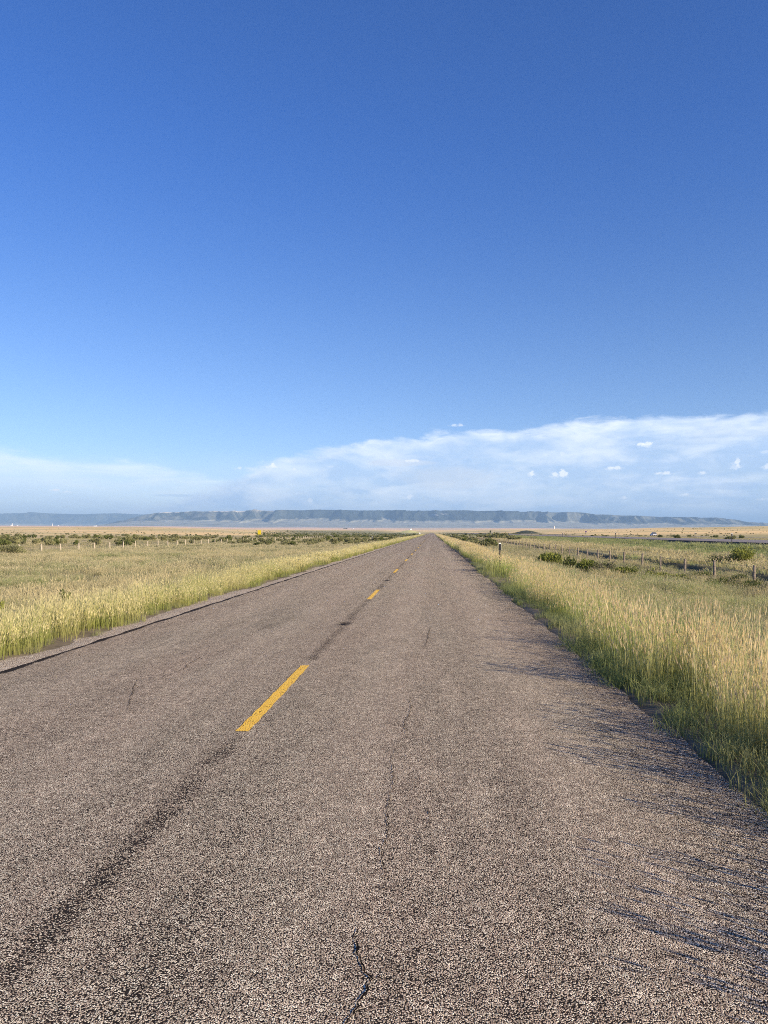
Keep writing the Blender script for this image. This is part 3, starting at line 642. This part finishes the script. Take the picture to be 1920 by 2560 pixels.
# dead brush pile
def brush(x, y, w, h, n, seed, label):
    r = random.Random(seed); mb = MB()
    for _ in range(n):
        a = r.uniform(0, 6.28); cx = r.gauss(0, w * .22); cy = r.gauss(0, w * .15); cz = max(.02, h * math.exp(-(cx / (w * .35)) ** 2) * r.uniform(.05, 1)); L = r.uniform(.2, .6); tl = r.uniform(-.25, .35)
        p0 = (cx - math.cos(a) * L / 2, cy - math.sin(a) * L / 2, cz - tl * L / 2); p1 = (cx, cy, cz + r.uniform(0, .05)); p2 = (cx + math.cos(a) * L / 2, cy + math.sin(a) * L / 2, cz + tl * L / 2)
        mb.tube([p0, p1, p2], [.004, .009, .003], 4)
    o = mb.build('brush_pile', M['dead_wood']); o.location = (x, y, float(gz(x, y)) + .12); tag(o, label, 'brush pile')
brush(10.7, 35.0, 1.7, .42, 420, 5, 'pile of dead grey twigs lying in the grass below the right fence')
# dark weeds along the right fence foot
for i, (x, y, w, h) in enumerate([(13.2, 36.2, 1.2, .75), (14.3, 37.5, 1.1, .7), (13.9, 34.2, 1.4, .7), (12.2, 37.0, 1.1, .6), (15.6, 39.5, 1.1, .7), (14.9, 42.5, 1.4, .7), (13.0, 40.5, 1.1, .65), (15.2, 36.0, 1.3, .7), (14.6, 33.0, 1.2, .65)]):
    hero_shrub('weed_clump', 'low dark green weed clump in the dip at the foot of the nearest fence posts', x, y, w, h, M['dark_leaf'], .06, 900, 40 + i, cat='weed', group='dark weeds at the foot of the right fence')
# the sagebrush belts: small repeats sharing a few meshes
SP = []
for s in range(7):
    w, h = 1.0, [.55, .62, .5, .7, .58, .66, .48][s]
    V, Fc, K, cs = shrub_geo(620, w, h, .11, 200 + s, .45, 7, .03)
    SP.append(mesh_np('sagebrush', V, Fc, M['sage'], col=K, link=False))
SPD = []
for s in range(3):
    V, Fc, K, cs = shrub_geo(620, 1.0, [.6, .7, .5][s], .11, 300 + s, .45, 7, .03)
    SPD.append(mesh_np('sagebrush', V, Fc, M['dark_leaf'], col=K, link=False))
cand = []
def add_s(x, y, s, lab, grp): cand.append((x, y, s, lab, grp))
def from_px(px, py, z=-.75): Y = F * (CH - z) / (py - VY); return (px - VX) / F * Y, Y
LB = 'grey green sagebrush in the belt beyond the left fence'; GB = 'sagebrush belt beyond the left fence'
LC = 'grey green sagebrush in the dense belt left of the road, past the left fence'
rs = np.random.default_rng(5)
def rowpx(n, x0, x1, y0, y1, s0, s1, lab, grp, z=-.75, dens=None):
    k_ = 0; tries = 0
    while k_ < n and tries < 6000:
        tries += 1
        px = rs.uniform(x0, x1); py = rs.uniform(y0, y1)
        if dens is not None and fbm(np.array(px / 26.), np.array(py / 3.), dens, 2) < .47: continue
        x, y = from_px(px, py, z)
        if -51 < x < -46.5 and y < 200: continue
        add_s(x, y, rs.uniform(s0, s1) * .92, lab, grp); k_ += 1
rowpx(60, -40, 340, 1357, 1363.5, 1.3, 2.3, LB, GB, -.8, 1)
rowpx(16, -60, 70, 1352, 1362, 1.4, 2.4, LB, GB, -.8)
rowpx(60, 0, 520, 1345, 1350, 1.5, 2.6, LB, GB, -.6, 2)
rowpx(40, 340, 640, 1345, 1352, 1.4, 2.4, LB, GB, -.6, 3)
rowpx(34, 380, 660, 1352, 1358, 1.0, 1.9, LB, GB, -.7, 4)
rowpx(34, -20, 620, 1339, 1344, 1.3, 2.2, LB, GB, -.3, 5)
rowpx(160, 640, 985, 1342, 1363, .9, 1.9, LC, 'dense sagebrush belt left of the road', -.7)
for px, py, s in ((122, 1364, 1.7), (190, 1364, 1.3), (10, 1366, 2.0), (455, 1360, 1.2), (612, 1352, 2.2), (168, 1337.5, 3.4)):
    x, y = from_px(px, py, -.8 if py > 1345 else -.4); add_s(x, y, s, LB, GB)
RB = 'olive sagebrush in the thicket right of the road, far past the delineator post'; RG = 'sagebrush thicket right of the road'
for i in range(70):
    y = 130 + 370 * rs.uniform() ** 1.3; x = rs.uniform(6.8, 10.2) + (y > 200) * rs.uniform(0, 4); add_s(x, y, rs.uniform(1.5, 2.5), RB, RG)
for i in range(20):
    y = rs.uniform(190, 330); x = rs.uniform(18.5, 27); add_s(x, y, rs.uniform(1.9, 3.0), RB, RG)
MB_ = 'low dark bush in the median strip beyond the near carriageway'; MG = 'bushes in the highway median'
for i in range(60):
    y = rs.uniform(108, 420); x = rs.uniform(54, 90); add_s(x, y, rs.uniform(.9, 1.9), MB_, MG)
cand.sort(key=lambda c: -c[2] / c[1])
done = {}
for i, (x, y, s, lab, grp) in enumerate(cand[:295]):
    src = (SPD if (i % 5 == 0 or (grp == MG and i % 2)) else SP); b = src[i % len(src)]
    o = b.copy(); C.objects.link(o)
    o.location = (x, y, float(gz(x, y)) - .02); o.rotation_euler = (0, 0, rs.uniform(0, 6.28)); o.scale = (s * rs.uniform(.9, 1.3), s * rs.uniform(.9, 1.3), s * rs.uniform(1.05, 1.5))
    tag(o, lab, 'bush', grp)
rest = [(c[0], c[1], float(gz(c[0], c[1])), c[2]) for c in cand[295:]]
def fw(n, y0, y1, a0, a1, keep=None, s0=1.2, s1=2.6):
    out = []
    while len(out) < n:
        y = math.exp(rs.uniform(math.log(y0), math.log(y1))); px = rs.uniform(a0, a1); x = (px - VX) / F * y
        if keep and not keep(x, y, px): continue
        out.append((x, y, float(gz(x, y)) - .05, rs.uniform(s0, s1)))
    return out
rest += fw(900, 330, 1500, 640, 1050, lambda x, y, p: x < -12)
rest += fw(330, 300, 1400, -80, 640, lambda x, y, p: float(fbm(np.array(x / 60), np.array(y / 60), 6, 3)) > .5, .9, 2.0)
rest += fw(160, 450, 1500, 1095, 1300, lambda x, y, p: 9 < x < 34 or 54 < x < 92)
rest += fw(220, 300, 1400, 1400, 2000, lambda x, y, p: x > 112 and float(fbm(np.array(x / 60), np.array(y / 60), 6, 3)) > .52, .7, 1.5)
scatter('distant_sagebrush', 'far off sagebrush dotting the plain and the low hills', [SP[0], SP[1], SP[2], SPD[0]], np.array(rest))
# ------------------------------------------------------------------ fences
def fence(name, label, X, y0, n, step, h, seed, wires=4, mat='wood', dr=0.0):
    e = empty(name, (X, y0, float(gz(X, y0)))); tag(e, label, 'fence'); ez = e.location.z
    r = random.Random(seed); protos = []
    for v in range(4):
        mb = MB(); lx = r.uniform(-.03, .03); ra = .062 + .007 * v + dr
        mb.tube([(0, 0, -.25), (lx * .4, 0, h * .5), (lx, r.uniform(-.02, .02), h)], [ra, ra * .95, ra * .9], 9)
        protos.append(mb.build('post', M[mat], e))
    tops = []
    for k_ in range(n):
        y = y0 + k_ * step + r.uniform(-.12, .12); x = X + r.uniform(-.05, .05); z = float(gz(x, y))
        o = protos[k_] if k_ < 4 else protos[r.randrange(4)].copy()
        if k_ >= 4: C.objects.link(o); o.parent = e
        o.location = (x - X, y - y0, z - ez); o.rotation_euler = (0, 0, r.uniform(0, 6.28)); tops.append((x - X, y - y0, z - ez))
    for w in range(wires):
        mb = MB(); hh = h * (.22 + .24 * w); P = []
        for a, b in zip(tops[:-1], tops[1:]):
            P += [(a[0] - .06, a[1], a[2] + hh), ((a[0] + b[0]) / 2 - .06, (a[1] + b[1]) / 2, (a[2] + b[2]) / 2 + hh - .02)]
        mb.tube(P, .006, 4); mb.build('wire', M['wire'], e)
    return e
fence('wire_fence', 'post and wire fence in the dip between the road and the highway', 15.5, 32.2, 75, 5.0, 1.14, 3)
fence('wire_fence', 'post and wire fence crossing the left meadow before the sagebrush', -47.8, 78.8, 60, 5.0, 1.12, 4, mat='lit_wood', dr=.02)
# ------------------------------------------------------------------ delineators, signs
def delineator(name, label, x, y, h, group='roadside delineator posts', head=True, rz=0.0):
    z = float(gz(x, y)); e = empty(name, (x, y, z), rz); tag(e, label, 'delineator', group)
    mb = MB()
    v = []; prof = [(-.026, 0), (-.026, -.012), (.026, -.012), (.026, 0), (.012, .02), (-.012, .02)]
    for zz in (-.3, h - .02):
        v += [(a, b, zz) for a, b in prof]
    n = 6; f = [(i, (i + 1) % n, n + (i + 1) % n, n + i) for i in range(n)] + [tuple(range(n))[::-1], tuple(range(n, 2 * n))]
    mb.add(v, f); mb.build('post', M['black'], e)
    if head:
        mb = MB(); mb.box(-.045, .045, -.022, -.014, h - .30, h - .045); mb.build('panel', M['black'], e)
        mb = MB(); mb.box(-.046, .046, -.026, .022, h - .045, h); mb.build('reflector', M['reflector'], e)
        mb = MB(); mb.box(.047, .055, -.026, -.012, h - .30, h - .05); mb.build('lit_edge', M['reflector'], e)  # white strip painted in for the sunlit right edge of the panel
    return e
delineator('delineator_post', 'black delineator post with white cap, nearest one, in the right verge grass', 2.79, 32.0, 1.24)
delineator('delineator_post', 'dark delineator post in the left verge before the sagebrush', -7.25, 92, 1.3)
delineator('delineator_post', 'second dark delineator post along the left verge, small and far', -6.5, 184, 1.3)
delineator('delineator_post', 'farther dark delineator post along the right verge beside the thicket', 3.9, 160, 1.2)
for i, (x, y, l) in enumerate([(34.2, 88, 'tall thin marker post nearest on the near side of the highway'), (34.2, 144, 'second thin marker post on the near side of the highway'),
        (34.2, 203, 'third thin marker post on the near side of the highway'), (34.2, 266, 'fourth thin marker post on the near side of the highway'),
        (48.4, 142, 'thin marker post nearest on the far shoulder of the near carriageway'), (48.4, 200, 'second thin marker post on the far shoulder of the near carriageway'),
        (48.4, 262, 'third thin marker post on the far shoulder of the near carriageway')]):
    e_ = delineator('marker_post', l, x, y, 1.32, 'marker posts along the highway', True); e_.scale = (1.7, 1.7, 1)
def yellow_sign():
    x, y = -47.0, 208.5; z = float(gz(x, y)); e = empty('yellow_sign', (x, y, z)); tag(e, 'plain bright yellow rectangular sign at the left fence line', 'sign')
    mb = MB(); mb.box(-.03, .03, -.02, .03, -.3, 2.1); mb.build('post', M['brown_post'], e)
    t0, t1 = 1.04 - z, 2.2 - z
    mb = MB(); mb.box(-.45, .45, -.03, -.022, t0, t1); o = mb.build('sign_panel', M['sign_yellow'], e)
yellow_sign()
def shield_sign():
    x, y = 82.0, 412; z = float(gz(x, y)); e = empty('route_sign', (x, y, z)); tag(e, 'small dark blue shield shaped sign on a post beside the highway', 'sign')
    mb = MB(); mb.box(-.05, .05, .0, .06, -.3, 2.1); mb.build('post', M['brown_post'], e)
    out = [(-.45, .30), (-.36, .44), (-.12, .40), (0, .46), (.12, .40), (.36, .44), (.45, .30), (.46, -.02), (.33, -.30), (0, -.48), (-.33, -.30), (-.46, -.02)]
    def plate(pts, ya, yb, nm, mat):
        mb = MB(); n = len(pts); v = [(a, ya, b + 2.2) for a, b in pts] + [(a, yb, b + 2.2) for a, b in pts]
        mb.add(v, [tuple(range(n))[::-1], tuple(range(n, 2 * n))] + [(i, (i + 1) % n, n + (i + 1) % n, n + i) for i in range(n)]); mb.build(nm, mat, e)
    plate(out, -.02, -.006, 'shield', M['sign_blue'])
    plate([(-.44, .20), (-.44, .30), (-.36, .42), (-.12, .38), (0, .44), (.12, .38), (.36, .42), (.44, .30), (.44, .20)], -.03, -.022, 'top_band', M['sign_red'])
shield_sign()
def white_marker():
    x, y = -5.95, 355; z = float(gz(x, y)); e = empty('white_sign', (x, y, z)); tag(e, 'tiny white sign far down the left edge of the road', 'sign')
    mb = MB(); mb.box(-.03, .03, 0, .05, -.2, 1.5); mb.build('post', M['brown_post'], e)
    mb = MB(); mb.box(-.25, .25, -.02, -.005, .95, 1.55); mb.build('sign_panel', M['reflector'], e)
white_marker()
# ------------------------------------------------------------------ car
def build_car(x, y, z, rz):
    e = empty('parked_car', (x, y, z), rz); e.name = 'car'; tag(e, 'light grey car with dark windows driving on the far carriageway', 'car')
    # y forward, side profile; half width by height
    low = [(-2.25, .38), (-2.32, .62), (-2.30, .95), (-2.2, 1.02), (1.0, 1.0), (1.9, .88), (2.25, .72), (2.3, .45), (2.2, .30), (-2.15, .28)]
    def hull(name, prof, wf, mat):
        mb = MB(); n = len(prof); v = []
        for sgn, k_ in ((-1, 1), (1, 1)):
            v += [(sgn * wf(zz), yy, zz) for yy, zz in prof]
        f = [tuple(range(n))[::-1], tuple(range(n, 2 * n))] + [(i, (i + 1) % n, n + (i + 1) % n, n + i) for i in range(n)]
        mb.add(v, f); o = mb.build(name, mat, e); m = o.modifiers.new('bevel', 'BEVEL'); m.width = .07; m.segments = 3; return o
    hull('body', low, lambda z_: .93 if z_ < .8 else .90, M['car_white'])
    cab = [(-2.12, 1.0), (-1.95, 1.45), (-1.7, 1.60), (-.9, 1.68), (.1, 1.62), (.95, 1.03)]
    hull('roof', cab, lambda z_: .88 - .22 * max(0, z_ - 1.0) / .68, M['car_roof'])
    for sg in (-1, 1):
        mb = MB()
        def pt(yy, zz): return (sg * (.895 - .22 * (zz - 1.0) / .68), yy, zz)
        for q in ([(-1.85, 1.08), (-1.1, 1.08), (-1.1, 1.52), (-1.68, 1.48)], [(-1.02, 1.08), (-.12, 1.07), (-.12, 1.54), (-1.02, 1.54)], [(-.04, 1.07), (.78, 1.06), (.1, 1.50), (-.04, 1.52)]):
            mb.add([pt(*p) for p in q], [(0, 1, 2, 3) if sg > 0 else (3, 2, 1, 0)])
        mb.build('side_window', M['car_glass'], e)
    mb = MB(); mb.add([(-.72, -2.12, 1.08), (.72, -2.12, 1.08), (.62, -1.965, 1.46), (-.62, -1.965, 1.46)], [(0, 1, 2, 3)]); mb.build('rear_window', M['car_glass'], e)
    mb = MB(); mb.add([(-.76, .93, 1.08), (.76, .93, 1.08), (.64, .22, 1.56), (-.64, .22, 1.56)], [(3, 2, 1, 0)]); mb.build('windscreen', M['car_glass'], e)
    for sg in (-1, 1):
        mb = MB(); mb.box(sg * .86 - .08, sg * .86 + .08, -2.35, -2.25, .72, .98); mb.build('tail_light', M['lamp_red'], e)
        mb = MB(); mb.box(sg * .72 - .15, sg * .72 + .15, 2.2, 2.31, .55, .72); mb.build('headlight', M['reflector'], e)
        for yy in (-1.4, 1.42):
            mb = MB(); mb.tube([(sg * .74, yy, .34), (sg * .96, yy, .34)], .34, 20); w = mb.build('wheel', M['tyre'], e)
            mb = MB(); mb.tube([(sg * .95, yy, .34), (sg * .975, yy, .34)], .21, 14); mb.build('rim', M['steel'], w)
    mb = MB(); mb.box(-.85, .85, -2.38, -2.28, .36, .56); mb.build('bumper', M['black'], e)
build_car(97.5, 340, -.02, 0)
# ------------------------------------------------------------------ far buildings, silo, trees
def shed(x, y, w, l, h, label, name='farm_shed', rz=.4):
    z = float(gz(x, y)) - .5; e = empty(name, (x, y, z), rz); tag(e, label, 'building')
    mb = MB(); mb.box(-w / 2, w / 2, -l / 2, l / 2, 0, h); mb.build('wall', M['shed_wall'], e)
    mb = MB(); rh = w * .22
    mb.add([(-w / 2 - .4, -l / 2 - .4, h + .02), (w / 2 + .4, -l / 2 - .4, h + .02), (0, -l / 2 - .4, h + rh), (-w / 2 - .4, l / 2 + .4, h + .02), (w / 2 + .4, l / 2 + .4, h + .02), (0, l / 2 + .4, h + rh)],
           [(0, 1, 2), (5, 4, 3), (1, 4, 5, 2), (3, 0, 2, 5), (0, 3, 4, 1)]); mb.build('roof', M['shed_roof'], e)
    mb = MB(); mb.box(-w * .18, w * .18, -l / 2 - .12, -l / 2 - .02, 0, h * .75); mb.build('door', M['steel'], e)
def farpos(px, D): return ((px - VX) / F * D, D)
x, y = farpos(30, 7000); shed(x, y, 16, 30, 9, 'white farm building at the foot of the hills, far left edge')
x, y = farpos(44, 7000); shed(x, y, 12, 20, 6, 'small white building beside the far left farm building')
x, y = farpos(146, 7000); shed(x, y, 8, 10, 7, 'small white building just right of the thin white tower')
x, y = farpos(236, 6000); shed(x, y, 10, 16, 6, 'left one of the white building pair beyond the left hill')
x, y = farpos(240.5, 6000); shed(x, y, 12, 14, 7.5, 'right one of the white building pair beyond the left hill')
x, y = farpos(883, 6500); shed(x, y, 9, 12, 4, 'tiny white building in the plain, near centre')
x, y = farpos(1027, 3200); shed(x, y, 7, 9, 4.5, 'white shed behind the yellow green mound')
def tower(px, D, h, r0, label, name, mat):
    x, y = farpos(px, D); z = float(gz(x, y)) - 1; e = empty(name, (x, y, z)); tag(e, label, 'tower')
    mb = MB(); mb.tube([(0, 0, 0), (0, 0, h)], [r0, r0 * .95], 20); mb.build('shaft', mat, e, smooth=False)
    mb = MB(); mb.tube([(0, 0, h + .01), (0, 0, h + r0 * .35)], [r0 * 1.05, r0 * .5], 20); mb.build('cap', M['steel'], e)
    return e
tower(1385.5, 3000, 13.5, 2.4, 'pale concrete grain silo standing alone in the far plain', 'grain_silo', M['concrete'])
x, y = farpos(1388.2, 3000); z = float(gz(x, y)) - 1
tower(131, 7000, 24, 2.2, 'thin white tower at the foot of the distant hills', 'white_tower', M['shed_wall'])
tower(30.5, 7050, 26, 3, 'white stack rising beside the far left farm building', 'white_stack', M['shed_wall'])
def tree(px, D, w, h, label, seed, n=1400, trunk=.3):
    x, y = farpos(px, D); e = empty('tree', (x, y, float(gz(x, y)) - .1)); tag(e, label, 'tree')
    V, Fc, K, cs = shrub_geo(n, w, h * (1 - trunk * .6), w * .11, seed, .3, 12); V[:, 2] += h * trunk * .6
    mesh_np('crown', V, Fc, M['dark_leaf'], e, col=K)
    mb = MB(); mb.tube([(0, 0, -.3), (.05 * w, 0, h * .35), (.02 * w, .03 * w, h * .7)], [w * .06, w * .045, w * .02], 7)
    for a in range(4):
        mb.tube([(.04 * w, 0, h * .3), (math.cos(a * 1.6) * w * .25, math.sin(a * 1.6) * w * .25, h * .65)], [w * .03, w * .01], 5)
    mb.build('trunk', M['bark'], e)
tree(1165.5, 420, 1.1, 2.5, 'lone small dark tree right of the road end', 61)
tree(1226, 900, 2.2, 5, 'small tree near the overpass mound, right of the lone tree', 62)
tree(866, 5200, 14, 8, 'round dark farm tree in the pink plain near centre', 63)
tree(861, 5300, 16, 5, 'low dark farm trees left of the round farm tree', 64)
tree(719, 1500, 4, 2.6, 'single dark bush like tree on the plain left of centre', 65)
e = hero_shrub('bare_bush', 'dead leafless bush with one upright trunk near the far end of the right fence', 26.5, 203, 2.4, 1.3, M['sage'], .1, 60, 66, extra=24, bark='bark')
# ------------------------------------------------------------------ haze
def haze():
    mb = MB(); mb.box(-34000, 34000, -34000, 36000, -3.0, 570)
    m, t = newmat('thin_air'); v = t.n('ShaderNodeVolumePrincipled', {'Color': (.43, .69, 1.0, 1), 'Density': HD, 'Anisotropy': 0.0})
    o = t.n('ShaderNodeOutputMaterial'); t.nt.links.new(v.outputs[0], o.inputs['Volume'])
    ob = mb.build('haze', m); tag(ob, 'thin blue haze over the plain', kind='stuff'); ob.display_type = 'WIRE'
HD = 7.2e-5
haze()
# ------------------------------------------------------------------ sun, sky
SAZ, SEL = R(125), R(23)
sd = np.array([math.sin(SAZ) * math.cos(SEL), math.cos(SAZ) * math.cos(SEL), math.sin(SEL)])
L = bpy.data.lights.new('sun', 'SUN'); L.energy = 5.0; L.angle = R(.5); L.color = (1, .84, .62)
lo = bpy.data.objects.new('sun', L); C.objects.link(lo)
from mathutils import Vector
lo.rotation_euler = Vector(sd).to_track_quat('Z', 'Y').to_euler(); lo.location = (0, 0, 50)
def world():
    w = bpy.data.worlds.new('World'); scene.world = w; w.use_nodes = True; t = NT(w.node_tree)
    sky = t.n('ShaderNodeTexSky', sky_type='NISHITA', sun_disc=False, sun_elevation=SEL, sun_rotation=SAZ, altitude=1600, air_density=1.0, dust_density=.6, ozone_density=2.5)
    dr = t.n('ShaderNodeTexCoord').outputs['Generated']; s = t.n('ShaderNodeSeparateXYZ', {0: dr})
    az = t.m('ARCTAN2', s.outputs[0], s.outputs[1]); el = t.m('ARCSINE', s.outputs[2])
    def ae(dx, dy):          # display pixel (1659 wide) -> azimuth, elevation
        sx = dx * k; sy = dy * k; u = (sx - VX) / F; v = (VY - sy) / F
        return math.atan(u), math.atan(v / math.sqrt(1 + u * u))
    # grade the sky towards the deep blue of the photograph
    hs = t.n('ShaderNodeHueSaturation', {'Saturation': 1.16, 'Value': 1.0, 'Color': sky.outputs[0]})
    base = t.mix(1.0, hs.outputs[0], t.mix(t.ss(el, .12, .50), (1.16, 1.08, 1.24), (.68, .92, 1.42)), 'MULTIPLY')
    # cloud sheets
    vec = t.comb(t.m('MULTIPLY', az, 1.0), t.m('MULTIPLY', el, 3.2), 0.0)
    nl = t.noise(t.comb(t.m('ADD', az, 3.0), t.m('MULTIPLY', el, 3.6)), 8.0, 7, .52, .35); n1 = t.noise(vec, 7.0, 8, .55, .6); n2 = t.noise(vec, 22.0, 6, .6, .4); n3 = t.noise(t.comb(az, t.m('MULTIPLY', el, 7.0)), 9.0, 6, .55, .3)
    def curve(pts):
        r = t.n('ShaderNodeFloatCurve'); c = r.mapping.curves[0]
        A = [(ae(a, b)) for a, b in pts]; lo_, hi_ = -.8, .8
        P = [((a - lo_) / (hi_ - lo_), b / .5) for a, b in A]
        for i, p in enumerate(P):
            if i < 2: c.points[i].location = p
            else: c.points.new(*p)
        r.mapping.update(); t.set(r, 1, t.lin(az, lo_, hi_)); return t.m('MULTIPLY', r.outputs[0], .5)
    top = curve([(-200, 1140), (440, 1060), (580, 992), (650, 976), (750, 958), (850, 942), (1000, 930), (1200, 914), (1380, 902), (1520, 892), (1659, 882), (2000, 870)])
    wob = t.m('ADD', t.m('MULTIPLY_ADD', n1, .030, -.015), t.m('MULTIPLY_ADD', n2, .034, -.017))
    dd = t.m('SUBTRACT', t.m('ADD', top, wob), el)                     # >0 below the top edge
    c1 = t.m('MULTIPLY', t.ss(dd, -.002, .012), t.lin(n1, .25, .62, .55, 1.0))
    hole = t.m('MULTIPLY', t.ss(n3, .50, .64), t.ss(dd, .012, .03))
    c1 = t.m('MULTIPLY', c1, t.m('SUBTRACT', 1.0, t.m('MULTIPLY', hole, .25)))
    topL = curve([(-400, 955), (0, 965), (150, 988), (290, 1000), (400, 1020), (520, 1045), (700, 1090), (2000, 1150)])
    ddL = t.m('SUBTRACT', t.m('ADD', topL, t.m('MULTIPLY', wob, .8)), el)
    c2 = t.m('MULTIPLY', t.m('MULTIPLY', t.ss(ddL, -.004, .012), t.ss(ddL, .065, .015)), t.lin(n3, .38, .6, .35, 1.0))
    c3 = t.m('MULTIPLY', t.ss(el, .11, .025), t.lin(nl, .38, .62, .35, .95))      # low veil
    # colours
    white = (8.1, 8.8, 9.7); grey = (4.6, 6.1, 8.5)
    rim = t.ss(dd, .040, .0)
    shade = t.m('ADD', t.m('MULTIPLY', rim, .45), t.m('MULTIPLY', t.ss(nl, .40, .62), .7))
    nb = t.noise(t.comb(t.m('ADD', az, 9.0), t.m('MULTIPLY', el, 2.2)), 30.0, 6, .6, .5)
    shade = t.m('ADD', shade, t.m('MULTIPLY', t.m('SUBTRACT', nb, .5), 1.5), clamp=True)
    cc = t.mix(shade, grey, white)
    col = t.mix(c3, base, (6.2, 7.6, 9.3)); col = t.mix(c2, col, (7.8, 9.0, 10.0)); col = t.mix(t.m('MULTIPLY', c1, .95), col, cc)
    # dim under-bank near the right horizon
    bank = t.m('MULTIPLY', t.ss(el, .040, .018), t.ss(az, -.05, .30)); col = t.mix(t.m('MULTIPLY', bank, .55), col, (4.0, 5.7, 8.2))
    # brighter billow in the middle
    def blob(dx, dy, w, h, amp, colr, col, soft=.9, warp=.35, nn=None):
        a, e = ae(dx, dy); wa = w * k / F; ha = h * k / F
        nn = nn or n2
        q1 = t.m('DIVIDE', t.m('SUBTRACT', az, a), wa); q2 = t.m('DIVIDE', t.m('SUBTRACT', el, e), ha)
        d2 = t.m('ADD', t.m('MULTIPLY', q1, q1), t.m('MULTIPLY', q2, q2))
        d2 = t.m('ADD', d2, t.m('MULTIPLY_ADD', nn, -4.0 * warp, 2.0 * warp))
        return t.mix(t.m('MULTIPLY', t.ss(d2, 1.0, 1.0 - soft), amp), col, colr)
    col = blob(980, 1030, 130, 30, .55, (6.4, 7.0, 7.9), col, .95, 1.2, n1)
    col = blob(870, 1000, 90, 8, .6, (6.6, 7.2, 8.2), col, .9, 1.0, n1)
    n4 = t.noise(t.comb(az, t.m('MULTIPLY', el, 1.4)), 170.0, 5, .6, .0)
    for (dx, dy, w, h, amp) in [(587, 1006, 15, 8, .95), (515, 1011, 14, 4, .5), (632, 1013, 12, 4, .45), (715, 1007, 11, 4, .5), (1146, 1023, 12, 9, .85), (1208, 1024, 26, 11, .95), (1215, 979, 9, 6, .7),
                                (1392, 960, 24, 7, .8), (1325, 1011, 22, 6, .75), (1432, 1022, 24, 5, .75), (1515, 1021, 14, 5, .6), (1590, 1002, 14, 14, .75), (118, 1058, 14, 4, .8), (142, 1062, 16, 4, .8),
                                (988, 918, 20, 5, .4), (882, 1074, 18, 7, .65), (665, 1082, 16, 9, .5), (1652, 975, 10, 6, .6), (1655, 1008, 12, 8, .6), (1345, 1075, 12, 5, .5), (1480, 1068, 14, 4, .5), (1645, 1078, 14, 4, .6), (890, 996, 26, 5, .6)]:
        col = blob(dx, dy + h * .25, w, h * .7, amp * .55, (8.6, 9.1, 9.8), col, .95, 1.0, n4)
        if w >= 12: col = blob(dx + w * .25, dy - h * .15, w * .45, h * .75, amp * .8, (9.6, 9.8, 10.2), col, .8, .9, n4)
        if w >= 20: col = blob(dx - w * .35, dy, w * .35, h * .55, amp * .7, (9.4, 9.7, 10.2), col, .8, .9, n4)
    for (dx, dy, w, h, amp) in [(1580, 1050, 90, 9, .5), (1370, 965, 24, 4, .45), (375, 1070, 45, 4, .4), (1500, 1080, 120, 9, .4), (1290, 1030, 60, 5, .3)]:
        col = blob(dx, dy, w, h, amp, (4.0, 5.5, 8.0), col, .9, .8, n2)
    bg = t.n('ShaderNodeBackground', {0: col, 1: .079}); t.n('ShaderNodeOutputWorld', {0: bg})
    scene.world.cycles.sampling_method = 'MANUAL'; scene.world.cycles.sample_map_resolution = 512
world()
# ------------------------------------------------------------------ camera, render
cam = bpy.data.cameras.new('camera'); co = bpy.data.objects.new('camera', cam); C.objects.link(co); scene.camera = co
co.location = (0, 0, CH); co.rotation_euler = (R(90), 0, 0)
cam.lens = F / 2560 * 36; cam.sensor_width = 36; cam.sensor_fit = 'AUTO'; cam.shift_x = -122 / 2560; cam.shift_y = 51 / 2560
cam.clip_start = .1; cam.clip_end = 120000
scene.view_settings.view_transform = 'Standard'; scene.view_settings.look = 'None'; scene.view_settings.exposure = 0.74; scene.view_settings.gamma = 1
scene.cycles.use_denoising = False; scene.cycles.filter_width = 1.0; scene.cycles.adaptive_threshold = .006; scene.cycles.max_bounces = 5; scene.cycles.diffuse_bounces = 3; scene.cycles.transparent_max_bounces = 12; scene.cycles.volume_bounces = 0
